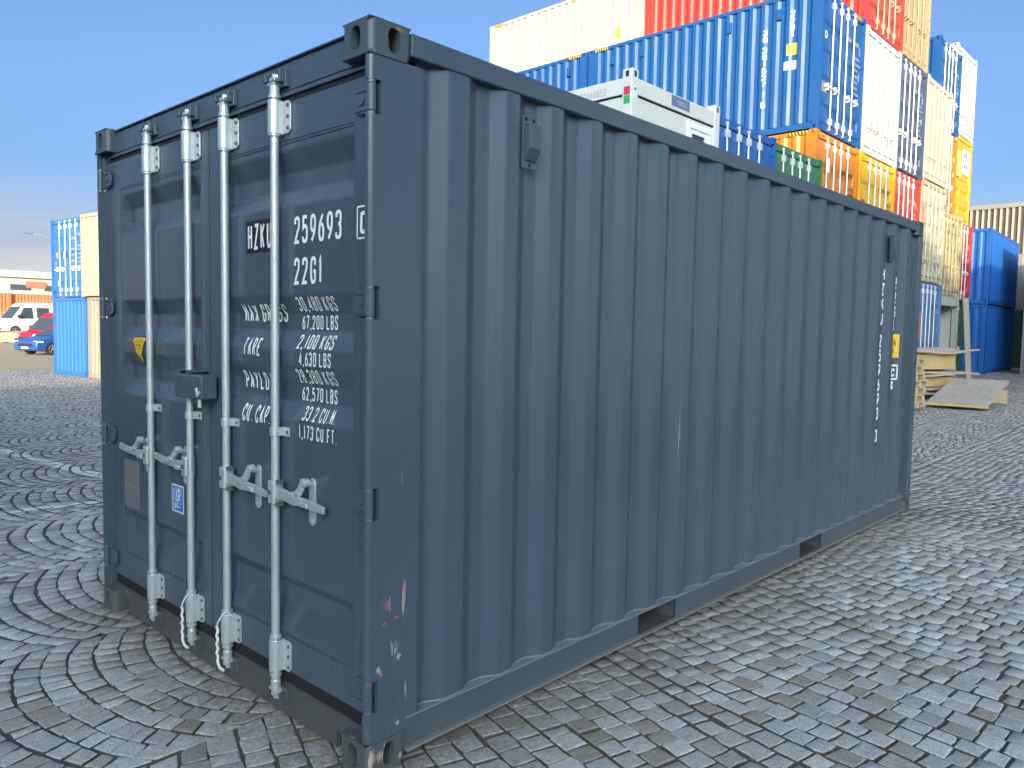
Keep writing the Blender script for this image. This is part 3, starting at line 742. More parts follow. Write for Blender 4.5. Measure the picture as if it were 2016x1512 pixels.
for a, b, c, d in ((-.128, -.062, 1.876, 1.882), (-.128, -.062, 1.984, 1.990), (-.128, -.122, 1.876, 1.990), (-.068, -.062, 1.876, 1.990)): sticker(mb, a, b, c, d, dfn, 1, 4)
mb.build('lettering', M['white'], R_LEAF)
# certification sticker, data plate, warning triangle on the other leaf
mb = MB(); sticker(mb, -1.630, -1.500, .668, .832-.03, lambda s, z: dfn(s, z, .0024)); st1 = mb.build('certification_sticker', M['white'], L_LEAF)
mb = MB(); sticker(mb, -1.623, -1.507, .675, .795, lambda s, z: dfn(s, z, .0032)); mb.build('sticker_field', M['sblue'], st1)
mb = MB(); f3 = lambda s, z: dfn(s, z, .0040)
stroke_text(mb, 'L', -1.577, .722, .058, f3, wr=.42, hw=.0036); stroke_text(mb, 'R', -1.560, .722, .058, f3, wr=.52, hw=.0036)
for a, b, c, d in ((-1.590, -1.517, .784, .7865), (-1.590, -1.5875, .712, .7865), (-1.590, -1.517, .712, .7145), (-1.5195, -1.517, .712, .7865)): sticker(mb, a, b, c, d, f3, 1, 1)
for k in range(11): sticker(mb, -1.608, -1.600, .722+k*.0055, .725+k*.0055, f3, 1, 1)
for k, l in enumerate((.052, .076, .034)): sticker(mb, -1.612, -1.612+l, .703-k*.009, .707-k*.009, f3, 1, 1)
mb.build('lettering', M['white'], st1)
mb = MB(); mb.box(.0435, .0455, 2.020, 2.213, .600, .727); mb.box(.0435, .0455, 2.022, 2.211, .729, .850); pl = mb.build('data_plate', M['plate'], L_LEAF, bevel=.001)
mb = MB()
def pline(ya, yb, z, t=.0035): mb.box(.0431, .0436, yb, ya, z, z+t)
for z, a, b in ((.835, 2.19, 2.06), (.822, 2.17, 2.05), (.803, 2.15, 2.08), (.790, 2.19, 2.07), (.782, 2.16, 2.06), (.768, 2.2, 2.14), (.757, 2.2, 2.05), (.737, 2.2, 2.04), (.700, 2.10, 2.03), (.690, 2.10, 2.03), (.681, 2.2, 2.12), (.672, 2.16, 2.03), (.662, 2.12, 2.03)): pline(a, b, z)
for k in range(8): pline(2.205, 2.03+.003*(k % 3), .605+k*.0068, .003)
for y in (2.11, 2.16): mb.box(.0431, .0436, y, y+.002, .665, .722)
mb.build('plate_print', M['plateink'], pl)
mb = MB()
def tri(mb, e, g_):
    nz_ = 14; A_, B_, C_ = 2.088-g_, 1.908+g_, 1.998; zt, zb = 1.508-g_*.6, 1.350+g_*1.5
    rows = []
    for i in range(nz_+1):
        t = i/nz_; z = zt+(zb-zt)*t; a = A_+(C_-A_)*t; b = B_+(C_-B_)*t
        rows.append([(door_x(min(y, 2.2), z)-e, y, z) for y in (a, (a+b)/2, b)])
    mb.grid(rows)
tri(mb, .0026, 0); tr = mb.build('warning_sticker', M['black'], L_LEAF)
mb = MB(); tri(mb, .0036, .011); mb.build('sticker_field', M['yellow'], tr)
mb = MB()
for z, a, b in ((1.490, 2.05, 1.95), (1.480, 2.05, 1.95), (1.466, 2.03, 1.97), (1.457, 2.045, 1.95), (1.443, 2.03, 1.965), (1.428, 2.01, 1.985), (1.414, 2.01, 1.985), (1.402, 2.005, 1.99)):
    sticker(mb, -a, -b, z-.003, z+.003, lambda s, zz: dfn(s, zz, .0046), 4, 1)
mb.build('lettering', simple('sticker ink', (.42, .22, .01), .5), tr)
# locking rods
RX = .016
for y, leaf in ((.622, 0), (1.022, 0), (1.366, 1), (1.797, 1)):
    mb = MB(); mb.tube((RX, y, .128), (RX, y, 2.480), .0165, 20)
    for z in (.327, .173, 2.296, 2.438): mb.tube((RX, y, z), (RX, y, z+.014), .0235, 18)
    rod = mb.build('lock_rod', gv, MAIN, smooth=True)
    for zc in (.258, 2.367):
        b = MB(); pts = arc(0, 0, .026, 100, 260, 9)
        poly = [(RX+p[0], y+p[1]) for p in pts]  # half shell round the rod
        poly = [(RX+.026*math.cos(math.radians(a)), y+.026*math.sin(math.radians(a))) for a in range(75, 286, 15)]
        b.prism(poly+[(DX-.001, y-.020), (DX-.001, y+.022)], 'z', zc-.064, zc+.064)
        q = [(y-.020, zc-.062), (y-.060, zc-.062), (y-.074, zc-.050), (y-.074, zc+.048), (y-.060, zc+.062), (y-.020, zc+.062)]
        b.prism(q, 'x', DX-.009, DX-.001)
        q = [(y+.020, zc-.05), (y+.034, zc-.05), (y+.034, zc-.02), (y+.020, zc-.02)]; b.prism(q, 'x', DX-.009, DX-.001)
        br = b.build('rod_bracket', gv, rod, bevel=.0025)
        c = MB()
        for dz in (-.042, 0.0, .042): c.tube((DX-.009, y-.060, zc+dz), (DX-.0135, y-.060, zc+dz), .0075, 8)
        for dz in (-.045, .045): c.box(RX-.012, RX+.006, y+.020, y+.031, zc+dz-.006, zc+dz+.006)
        c.build('bracket_bolt', M['steel'], br)
    b = MB(); zc = 1.158
    b.prism([(RX+.0215*math.cos(math.radians(a)), y+.0215*math.sin(math.radians(a))) for a in range(80, 281, 20)]+[(DX-.001, y-.018), (DX-.001, y+.02)], 'z', zc-.017, zc+.017)
    b.box(DX-.007, DX-.001, y-.062, y-.015, zc-.018, zc+.018); b.box(DX-.007, DX-.001, y+.018, y+.032, zc-.012, zc+.012)
    gd = b.build('rod_guide', gv, rod, bevel=.002)
    c = MB(); c.tube((DX-.007, y-.050, zc), (DX-.012, y-.050, zc), .006, 8); c.build('bracket_bolt', M['steel'], gd)
    # cams and keepers
    for top in (1, 0):
        zz = (lambda d: 2.480+d) if top else (lambda d: .128-d)
        Z = lambda a, b: sorted((zz(a), zz(b)))
        c = MB(); c.tube((RX, y, zz(-.03)), (RX, y, zz(.006)), .0195, 14); c.box(RX-.012, RX+.016, y-.016, y+.016, *Z(.004, .024))
        c.box(RX-.018, RX+.030, y-.028, y+.010, *Z(.018, .034)); c.box(RX-.014, RX+.012, y-.006, y+.034, *Z(.006, .018))
        c.bar((RX-.012, y-.010, zz(.03)), (RX+.022, y-.040, zz(.045)), .016, .018); c.tube((RX, y, zz(.034)), (RX, y, zz(.050)), .009, 10)
        c.build('cam', gv, rod, bevel=.0035)
        k = MB()
        for yy in (-.050, .034): k.box(RX-.010, .051, y+yy, y+yy+.014, *Z(.012, .060))
        k.box(.030, .051, y-.052, y+.05, *Z(.0, .066)); k.bar((RX-.012, y+.041, zz(.020)), (RX-.012, y+.041, zz(.05)), .018, .020)
        k.build('cam_keeper', g if top else M['sill'], rod, bevel=.004)
    # handle with its hub and catch
    dr = -1 if leaf == 0 else 1; zh = .922
    def Yd(a): return y+dr*a
    hb = MB(); hb.box(RX-.030, RX+.018, *sorted((Yd(-.012), Yd(.034))), zh-.048, zh+.046); hub = hb.build('handle_hub', gv, rod, bevel=.008)
    hb = MB(); hb.tube((RX-.034, Yd(.008), zh), (RX-.030, Yd(.008), zh), .010, 12); hb.box(RX-.020, RX+.006, *sorted((Yd(.034), Yd(.052))), zh-.052, zh-.038); hb.box(RX-.020, RX+.006, *sorted((Yd(.034), Yd(.052))), zh+.036, zh+.050); hb.build('bracket_bolt', M['steel'], hub)
    ha = MB()
    P = [(.030, .000, .046), (.085, -.002, .044), (.15, -.012, .040), (.215, -.010, .032), (.26, -.012, .034), (.352, -.020, .026)] if leaf == 0 else [(.030, .004, .040), (.085, .000, .038), (.15, -.004, .034), (.215, -.002, .034), (.28, .000, .034), (.362, .010, .030)]
    for (a, dz, hh), (a2, dz2, hh2) in zip(P[:-1], P[1:]):
        x0 = RX-.018; x1 = RX-.002
        ya, yb = Yd(a), Yd(a2)
        ha.add([(x0, ya, zh+dz-hh/2), (x0, yb, zh+dz2-hh2/2), (x0, yb, zh+dz2+hh2/2), (x0, ya, zh+dz+hh/2), (x1, ya, zh+dz-hh/2), (x1, yb, zh+dz2-hh2/2), (x1, yb, zh+dz2+hh2/2), (x1, ya, zh+dz+hh/2)],
               [(0, 1, 2, 3), (7, 6, 5, 4), (0, 4, 5, 1), (3, 2, 6, 7)]+([(0, 3, 7, 4)] if a == P[0][0] else [])+([(1, 5, 6, 2)] if a2 == P[-1][0] else []))
    ha.build('handle', gv, rod, bevel=.004, fix=True)
    yc = Yd(.226 if leaf == 0 else .100); ca = MB()
    q = [(yc+.021*math.cos(math.radians(a)), zh+.058+.021*math.sin(math.radians(a))) for a in range(0, 181, 20)]+[(yc+.021*math.cos(math.radians(a)), zh-.082+.021*math.sin(math.radians(a))) for a in range(180, 361, 20)]
    ca.prism(q, 'x', DX-.010, DX-.001); ca.box(RX-.004, DX-.008, yc-.018, yc+.018, zh-.034, zh-.020)
    ct = ca.build('handle_catch', gv, rod, bevel=.003)
    ca = MB(); ca.tube((DX-.010, yc, zh+.058), (RX-.020, yc, zh+.058), .010, 12); ca.tube((DX-.010, yc, zh-.082), (DX-.016, yc, zh-.082), .008, 10)
    hs = ((.140, .002), (.172, .010), (.198, .030), (.212, .052), (.226, .066)) if leaf == 0 else ((.215, .002), (.180, .010), (.150, .026), (.125, .050), (.104, .066))
    hk = [(RX-.014, Yd(a), zh+b) for a, b in hs]
    for k, (p0, p1) in enumerate(zip(hk[:-1], hk[1:])): ca.tube(p0, p1, .017-.0012*k, 10, .0158-.0012*k)
    ca.tube((RX-.024, Yd(hs[-1][0]), zh+hs[-1][1]), (RX+.004, Yd(hs[-1][0]), zh+hs[-1][1]), .017, 14)
    ca.box(RX-.024, RX-.004, yc-.026, yc+.022, zh-.026, zh-.008)
    ca.build('catch_hook', gv, rod, bevel=.004)
    if y in (1.022, 1.366):  # seal cord
        pts = [(RX+.004, y-.030, .318), (RX-.018, y-.026, .338), (RX-.030, y-.006, .318), (RX-.036, y+.016, .285), (RX-.032, y+.032, .262)]
        for k in range(13): pts.append((RX-.030+.003*math.sin(k*1.9), y+.034+.004*math.cos(k*1.9), .255-k*.012))
        pts += [(RX-.028, y+.020, .082), (RX-.026, y-.012, .076)]
        r_ = MB(); r_.path(pts[:5], .0038, 7); r_.path(pts[4:], .0062, 7); r_.build('seal_cord', M['rope'], rod, smooth=True)
# lock box over the middle of the doors
mb = MB(); mb.box(-.012, DX-.001, 1.235, 1.400, 1.256, 1.352); mb.box(-.020, DX-.001, 1.232, 1.404, 1.362, 1.368); mb.box(-.012, DX-.001, 1.398, 1.404, 1.256, 1.366)
lb = mb.build('lock_box', g, MAIN, bevel=.003)
mb = MB(); mb.box(-.042, -.013, 1.205, 1.396, 1.246, 1.352); mb.box(-.042, DX-.012, 1.133, 1.204, 1.246, 1.352); mb.build('lock_cover', g, lb, bevel=.008)
mb = MB(); mb.tube((-.030, 1.170, 1.250), (-.030, 1.170, 1.212), .009, 8); mb.bar((-.044, 1.165, 1.285), (-.052, 1.150, 1.262), .008, .010); mb.bar((-.052, 1.150, 1.262), (-.044, 1.138, 1.282), .008, .010); mb.tube((-.046, 1.165, 1.283), (-.046, 1.165, 1.299), .008, 8); mb.build('padlock_bolt', M['galv'], lb)
# vents and markings on the long side
def vent(x0, x1, z0, z1):
    y0 = .010; mb = MB(); mb.box(x0, x1, y0-.004, y0+.001, z0, z1); v = mb.build('vent', g, SIDE, bevel=.0015)
    a, b, c, d = x0+.010, x1-.006, z0+.030, z1-.030
    mb = MB(); mb.prism([(y0-.004, d), (y0-.036, d-.006), (y0-.036, c+.045), (y0-.012, c), (y0-.004, c)], 'x', a, b); mb.build('vent_hood', M['grey'], v, bevel=.003)
    mb = MB()
    for xx, zz in ((x0+.018, z1-.015), (x1-.020, z1-.015), ((x0+x1)/2, z0+.014)): mb.tube((xx, y0-.004, zz), (xx, y0-.009, zz), .0065, 10)
    mb.build('screw', M['rubber'], v)
vent(.752, .836, 2.222, 2.430); vent(5.20, 5.285, 2.19, 2.41)
sfn = lambda s, z: (s, side_y(s)-.0016, z)
mb = MB(); stroke_text(mb, 'HZKU 259693 0', 5.150, 2.03, .105, sfn, nv=(0, -1, 0), wr=.62, hw=.011, gap=.14, vertical=True); mb.build('lettering', M['white'], SIDE)
mb = MB(); stroke_text(mb, '22G1', 5.46, 1.98, .10, sfn, nv=(0, -1, 0), wr=.62, hw=.010, gap=.2, vertical=True); mb.build('lettering', M['white'], SIDE)
mb = MB(); sticker(mb, 5.455, 5.60, 1.40, 1.60, sfn, 6, 1); sk = mb.build('height_sticker', M['yellow'], SIDE)
mb = MB(); stroke_text(mb, '2.6', 5.48, 1.50, .06, lambda s, z: (s, side_y(s)-.003, z), hw=.006, nv=(0, -1, 0)); stroke_text(mb, 'M', 5.50, 1.43, .05, lambda s, z: (s, side_y(s)-.003, z), hw=.006, nv=(0, -1, 0)); mb.build('lettering', M['black'], sk)
mb = MB(); 
for a, b, c, d in ((5.46, 5.60, 1.21, 1.225), (5.46, 5.60, 1.325, 1.34), (5.46, 5.475, 1.21, 1.34), (5.585, 5.60, 1.21, 1.34)): sticker(mb, a, b, c, d, sfn, 4, 1)
stroke_text(mb, 'C', 5.495, 1.235, .075, sfn, nv=(0, -1, 0), wr=.9, hw=.009); stroke_text(mb, '0', 5.50, 1.13, .07, sfn, nv=(0, -1, 0), wr=.7, hw=.010); mb.build('lettering', M['white'], SIDE)

# ------------------------------------------------------------------ stacked containers: a library of shared meshes
LIB = {}
def lib(key, fn):
    if key not in LIB: LIB[key] = fn()
    return LIB[key]
def corr_mesh(length, z0, z1, plane, out, pitch=.278, d=.036):
    """corrugated sheet running along its length; plane 'x' (side walls) or 'y' (end wall); out=+1/-1 gives the outer side"""
    P = [(0, 0)]; n_ = max(2, int((length-.16)/pitch)); p = (length-.16)/n_; s = .08
    for i in range(n_):
        a = s+i*p; P += [(a, d), (a+.25*p, d), (a+.5*p, 0), (a+.75*p, 0)]
        P[-4] = (a+.0*p, 0); P[-4:] = [(a, 0), (a+.22*p, d), (a+.50*p, d), (a+.72*p, 0)]
    P.append((length, 0)); Q_ = []
    for q in P:
        if not Q_ or q[0] > Q_[-1][0]+1e-6: Q_.append(q)
    return Q_
def side_mesh(L_, H_, left, flat=False):
    mb = MB(); z0, z1 = .16, H_-.085
    Q_ = corr_mesh(L_-.30, z0, z1, 'x', -1) if not flat else [((L_-.30)*i/8., .0) for i in range(9)]
    rows = [[((.006+d if left else W-.006-d), .15+s, z) for z in (z0, z1)] for s, d in Q_]
    mb.grid(rows if left else rows[::-1]); return mb.mesh('side_panel')
def end_mesh(L_, H_):
    mb = MB(); Q_ = corr_mesh(W-.16, .16, H_-.1, 'y', 1, pitch=.26)
    rows = [[(.08+s, L_-.02-d, z) for z in (.15, H_-.10)] for s, d in Q_]; mb.grid(rows[::-1][::-1]); return mb.mesh('end_panel')
def leaf_mesh(right, H_, flat=False):
    mb = MB(); x0, x1 = ((.075, 1.2145) if not right else (1.2235, 2.363)); y = .046
    zs, ds = [.19], [0]
    if not flat:
        k = 4; span = (H_-.35-.3)/k
        for i in range(k):
            a = .30+i*span+.06*span; zs += [a, a+.10*span, a+.34*span, a+.46*span]; ds += [0, .034, .034, 0]
    else:
        pass
    zs.append(H_-.17); ds.append(0)
    a, b = x0+.08, x1-.08
    mb.grid([[(x, y+(d if a < x < b else 0), z) for z, d in zip(zs, ds)] for x in (x0, a, a+.012, b-.012, b, x1)][::-1])
    for q in ((x0, x0+.004), (x1-.004, x1)): mb.box(q[0], q[1], y, y+.04, .19, H_-.17)
    return mb.mesh('door_leaf')
def box_mesh(name, *boxes):
    mb = MB()
    for b in boxes: mb.box(*b)
    return mb.mesh(name)
def rod_mesh(x, H_):
    mb = MB(); mb.tube((x, .018, .07), (x, .018, H_-.06), .017, 8); mb.box(x-.022, x+.022, .0, .04, .06, .10); mb.box(x-.022, x+.022, .0, .04, H_-.10, H_-.06); return mb.mesh('lock_rod')
def bracket_mesh(x, z): return box_mesh('rod_bracket', (x-.026, x+.072, -.004, .046, z-.062, z+.062))
def handle_mesh(x, z, d):
    mb = MB(); a, b = sorted((x, x+d*.34)); mb.box(a, b, -.016, -.002, z-.018, z+.018); mb.box(x+d*.2-.02, x+d*.2+.02, -.012, .046, z-.07, z+.08); return mb.mesh('handle')
def hazard_mesh(x0, x1, y0, y1, z0, z1, axis):
    """slanted stripes; material 0 black ground, 1 yellow"""
    mb = MB(); L_ = (y1-y0) if axis == 'y' else (x1-x0); e = .0015
    def pt(s, z, o): return ((x0-o, y0+s, z) if axis == 'y' else (x0+s, y0-o, z))
    def quad(a, o):
        q = [pt(*p, o) for p in a]; mb.add(q, [(0, 1, 2, 3)] if axis == 'x' else [(3, 2, 1, 0)])
    quad([(0, z0), (L_, z0), (L_, z1), (0, z1)], e); mb.m = 1; k = 6; w = L_/k
    for i in range(k): quad([(i*w, z0), (i*w+w*.5, z0), (min(L_, i*w+w*.8), z1), (i*w+w*.3, z1)], 2*e)
    return mb.mesh('hazard_strip')
M['haz'] = [simple('hazard black', (.015,.015,.015), .5), simple('hazard yellow', (.75,.50,.03), .5)]
M['rodwhite'] = simple('zinc plated rod', (.62,.64,.65), .35, .15)
CAST8 = casting_mesh('corner_casting', ('x0', 'y0'), 10, False)
def cast_variants(L_, H_):
    out = []
    for sx, ox in ((1, 0), (-1, W)):
        for sy, oy in ((1, 0), (-1, L_)):
            for z in (0, H_-.118):
                me = CAST8.copy()
                for v in me.vertices: v.co = (ox+sx*v.co.y, oy+sy*v.co.x, z+v.co.z)
                if sx*sy > 0: me.flip_normals()
                out.append(me)
    return out
def bg_container(label, loc, H_, mat, rz=0.0, L_=6.058, name='shipping_container', group='shipping containers stacked in the yard', door=None, kind='dry', rods=True, rodmat=None, hazard=False, lite=False, doormat=None, framemat=None, rodoff=.0, castmat=None):
    t = thing(name, label, 'container', loc, rz, group)
    dmat = doormat or mat; fm = framemat or mat; k = (L_, H_); flat = kind == 'reefer'
    def add(n, key, fn, m, par=t): return put(n, lib(key, fn), m, par)
    for me in lib(('cast',)+k, lambda: cast_variants(L_, H_)): put('corner_casting', me, castmat or fm, t)
    for sx in (0, 1):
        x0, x1 = (.003, .075) if sx == 0 else (W-.075, W-.003)
        add('corner_post', ('post', sx)+k, lambda: box_mesh('corner_post', (x0, x1, .004, .15, .118, H_-.118)), fm)
        add('corner_post', ('postb', sx)+k, lambda: box_mesh('corner_post', (x0, x1, L_-.15, L_-.004, .118, H_-.118)), fm)
        xr0, xr1 = (.002, .062) if sx == 0 else (W-.062, W-.002)
        add('top_rail', ('trail', sx)+k, lambda: box_mesh('top_rail', (xr0, xr1, .178, L_-.178, H_-.088, H_-.010)), fm)
        add('bottom_rail', ('brail', sx)+k, lambda: box_mesh('bottom_rail', (xr0+.012*(1-sx), xr1-.012*sx, .178, L_-.178, .03, .155)), fm)
        add('side_panel', ('side', sx, flat)+k, lambda: side_mesh(L_, H_, sx == 0, flat), mat)
    add('roof_panel', ('roof',)+k, lambda: box_mesh('roof_panel', (.06, W-.06, .1, L_-.06, H_-.03, H_-.018)), mat)
    add('floor_panel', ('floor',)+k, lambda: box_mesh('floor_panel', (.06, W-.06, .1, L_-.06, .12, .16)), M['dark'])
    add('end_panel', ('end',)+k, lambda: end_mesh(L_, H_), mat)
    add('end_beam', ('eb',)+k, lambda: box_mesh('end_beam', (.16, W-.16, L_-.06, L_-.003, H_-.11, H_-.005)), fm); add('end_beam', ('eb2',)+k, lambda: box_mesh('end_beam', (.16, W-.16, L_-.06, L_-.003, .02, .15)), fm)
    if lite: return t
    add('header', ('hd',)+k, lambda: box_mesh('header', (.075, W-.075, .04, .10, H_-.145, H_-.012)), fm)
    add('sill', ('sill',)+k, lambda: box_mesh('sill', (.162, W-.162, .04, .10, .02, .165)), fm)
    add('door_gasket', ('gk',)+k, lambda: box_mesh('door_gasket', (.075, W-.075, .052, .06, .165, .19), (.075, W-.075, .052, .06, H_-.17, H_-.145), (1.2145, 1.2235, .055, .07, .16, H_-.15)), M['rubber'])
    rm = rodmat or M['rodwhite']
    for r in (0, 1):
        lf = add('door_leaf', ('leaf', r, flat)+k, lambda: leaf_mesh(r, H_, flat), dmat)
        xh0, xh1 = ((.03, .115) if r == 0 else (W-.115, W-.03))
        for i in range(5 if flat else 4):
            zc = .28+(H_-.56)*i/(4 if flat else 3)
            add('hinge', ('hinge', r, i, flat)+k, lambda: box_mesh('hinge', (xh0, xh1, .006, .045, zc-.05, zc+.05)), dmat if not flat else rm, lf)
    if rods:
        for i, x in enumerate((.622, 1.03, 1.39, 1.80)):
            rd = add('lock_rod', ('rod', i)+k, lambda: rod_mesh(x, H_), rm)
            add('rod_bracket', ('brk', i, 0)+k, lambda: bracket_mesh(x, .25), rm, rd); add('rod_bracket', ('brk', i, 1)+k, lambda: bracket_mesh(x, H_-.25), rm, rd)
            add('handle', ('hdl', i)+k, lambda: handle_mesh(x, .93 if not flat else .62, -1 if i < 2 else 1), rm, rd)
    if hazard:
        for key, a in (('hz1', (.0, 0, .19, .62, H_-.082, H_-.020, 'y')), ('hz2', (.0, 0, L_-.62, L_-.19, H_-.082, H_-.020, 'y')), ('hz3', (.19, .56, .040, 0, H_-.10, H_-.03, 'x')), ('hz4', (W-.56, W-.19, .040, 0, H_-.10, H_-.03, 'x'))):
            add('hazard_strip', (key,)+k, lambda: hazard_mesh(*a), M['haz'])
    return t
def on_door(t, quads, m, name='lettering', y=.043, par=None):
    mb = MB()
    for x0, x1, z0, z1 in quads: mb.add([(x0, y, z0), (x1, y, z0), (x1, y, z1), (x0, y, z1)], [(0, 1, 2, 3)])
    return mb.build(name, m, par or t)
def side_mark(t, name, m, fnb):
    mb = MB(); fnb(mb); return mb.build(name, m, t)
def vtext(t, txt, yb, zt, h, m, L_=6.058, wr=.7, hw=.014):
    """letters one below the other on the side wall x = 0; reading direction runs towards smaller y"""
    Q_ = corr_mesh(L_-.30, 0, 0, 'x', -1); a = np.array([.15+q[0] for q in Q_]); d = np.array([q[1] for q in Q_])
    fn = lambda s, z: (.004+float(np.interp(-s, a, d)), -s, z)
    mb = MB(); stroke_text(mb, txt, -yb, zt, h, fn, wr=wr, hw=hw, gap=.16, vertical=True, step=.03); return mb.build('lettering', m, t)
def side_patch(t, name, ya, yb, z0, z1, m, L_=6.058, off=.004):
    Q_ = corr_mesh(L_-.30, 0, 0, 'x', -1); a = np.array([.15+q[0] for q in Q_]); d = np.array([q[1] for q in Q_])
    mb = MB(); mb.grid([[(off+float(np.interp(y, a, d)), y, z) for z in (z0, z1)] for y in np.linspace(yb, ya, 13)][::-1]); return mb.build(name, m, t)

P = dict(
 blue=paint('bright blue container paint', (.004,.078,.27), .45, .06, 0, .08), orange=paint('orange container paint', (.60,.18,.008), .42, .14, .35),
 yellow=paint('yellow container paint', (.70,.36,.008), .42, .12, .3), red=paint('red container paint', (.52,.035,.022), .42, .10, .0), rust=paint('rusty red container paint', (.40,.055,.03), .5, .2, .75),
 cream=paint('cream container paint', (.48,.445,.355), .45, .08, .05), white=paint('white reefer paint', (.50,.50,.47), .4, .06, .12), oldcream=paint('rusting cream paint', (.43,.37,.23), .5, .16, .72),
 tan=paint('weathered tan paint', (.40,.30,.17), .5, .25, .45), navy=paint('dark blue container paint', (.045,.075,.15), .4, .1, .1), green=paint('green container paint', (.035,.165,.075), .42, .1, 0),
 oldblue=paint('faded blue container paint', (.10,.20,.42), .5, .25, .4), front=paint('mid blue container paint', (.012,.10,.36), .36, .08, 0), brown=paint('brown grey container paint', (.085,.064,.055), .5, .25, .2),
 sky=paint('light blue container paint', (.025,.15,.46), .45, .12, .0), beige=paint('beige container paint', (.46,.36,.25), .5, .12, .0), greige=paint('greyish beige container paint', (.30,.265,.205), .5, .12, .0),
 stackblue=paint('deep blue container paint', (.008,.11,.42), .36, .06, 0), dkgreen=paint('dark green container paint', (.02,.075,.045), .5, .1, .1), greyold=paint('old grey container paint', (.24,.23,.21), .55, .2, .3), tanframe=paint('rust stained frame paint', (.52,.30,.10), .55, .2, .8))
P['pale'] = paint('pale hall paint', (.50,.47,.42), .6, .05, 0)
WH, BK = M['white'], M['black']
HC, SD = 2.896, 2.591
X = dict(office=7.42, c0=9.88, c00=12.34, c1=14.80, c2=17.28, c3=19.76, c4=22.25, c5=24.75, c6=27.24)
# front short columns beside the tall stack (upper ones show above the grey container)
b1 = float(gz(8.6, 5)); b2 = float(gz(11, 5)); b3 = float(gz(13.5, 5))
bg_container('lower orange red container under the white office cabin', (X['office'], 4.15, b1), 2.56, P['rust'], lite=False)
bg_container('lower green container under the blue one beside the office cabin', (X['c0'], 4.33, b2), 2.56, P['green'])
bg_container('lower blue container under the green one with zinc rods', (X['c00'], 4.46, b3), 2.56, P['front'])
FB = bg_container('mid blue container directly right of the white office cabin with zinc lock rods', (X['c0'], 4.32, b2+2.56), SD, P['front'])
GN = bg_container('green container with bright zinc lock rods between blue and orange ones', (X['c00'], 4.45, b3+2.56), SD, P['green'])
# column one
z = float(gz(15.8, 5)); 
bg_container('rust red container at the foot of the orange and blue column', (X['c1'], 4.60, z), HC, P['rust']); z += HC
OR = bg_container('orange high container with striped top corners under the big bright blue one', (X['c1'], 4.60, z), HC, P['orange'], hazard=True); z += HC
BL = bg_container('big bright blue high container with white side numbers on top of the orange one', (X['c1'], 4.58, z), HC, P['blue'], hazard=True)
for dy, lab in ((6.11, 'bright blue high container end to end behind the big blue one'),):
    zz = float(gz(15.8, 5)); bg_container('brown container at the foot of the rear blue column', (X['c1'], 4.60+dy, zz), HC, P['brown'], lite=True)
    bg_container('green container in the middle of the rear blue column', (X['c1'], 4.60+dy, zz+HC), HC, P['green'], lite=True)
    B2 = bg_container(lab, (X['c1'], 4.58+dy, zz+2*HC), HC, P['blue'], hazard=True)
# column two
z = float(gz(18.3, 5)); z2 = z
bg_container('dark blue container at the foot of the yellow and white column', (X['c2'], 4.56, z), HC, P['navy']); z += HC
YE = bg_container('yellow container with a red and white placard under the white reefer', (X['c2'], 4.56, z), 2.78, P['yellow']); z += 2.78
bg_container('white refrigerated container with flat doors between yellow and rusty red ones', (X['c2'], 4.55, z), HC-.05, P['white'], kind='reefer', rodmat=P['white']); z += HC-.05
RD = bg_container('rusty red container on the very top above the white reefer', (X['c2'], 4.55, z), HC, P['red'], framemat=P['red'], doormat=P['rust'], rodmat=P['beige'])
for i, (m, nm) in enumerate((('brown', 'brown container at the foot of the rear cream column'), ('navy', 'dark blue container low in the rear cream column'), ('green', 'green container just under the long cream one'))):
    bg_container(nm, (X['c2'], 10.66, z2+i*(z-z2)/3), (z-z2)/3, P[m], lite=True)
CR = bg_container('cream container with striped corner high up at the left end of the stack', (X['c2'], 10.66, z), HC, P['cream'], hazard=True)
# column three
z = float(gz(20.8, 5))
bg_container('grey container at the foot of the red and dark blue column', (X['c3'], 4.66, z), HC, P['greyold']); z += HC
RE = bg_container('plain red container with pale rods under the dark blue one', (X['c3'], 4.66, z), 2.80, P['red'], rodmat=M['rodwhite']); z += 2.80
NV = bg_container('dark blue grey container with white lock rods under the tan reefer', (X['c3'], 4.64, z), HC-.02, P['navy']); z += HC-.02
bg_container('weathered tan reefer container on the very top beside the rusty red one', (X['c3'], 4.64, z), HC, P['tan'], kind='reefer', rodmat=P['tan'])
# column four
z = float(gz(23.5, 5))
OB = bg_container('faded blue container on the ground behind the pallet stack', (X['c4'], 4.64, z), HC, P['oldblue'], framemat=P['oldblue']); z += HC
OC = bg_container('rust stained cream container standing on the faded blue one', (X['c4'], 4.64, z), HC-.05, P['cream'], doormat=P['cream'], framemat=P['oldcream'], rodmat=P['cream']); z += HC-.05
bg_container('cream reefer container with plain pale doors above the rust stained one', (X['c4'], 4.62, z), HC-.1, P['cream'], kind='reefer', rodmat=P['cream'])
# column five
z = float(gz(26, 5)); zc5 = z+SD
z = zc5
C5 = bg_container('yellowish cream container on top of the open white frame', (X['c5'], 4.76, z), SD, P['oldcream'], rodmat=P['oldcream']); z += SD
bg_container('orange container with cream lock rods set back above the yellowish cream one', (X['c5'], 5.05, z), SD, P['orange'], castmat=P['tanframe']); z += SD
B5 = bg_container('blue container with white door rods at the top near the right end', (X['c5'], 5.05, z), SD, P['blue'])
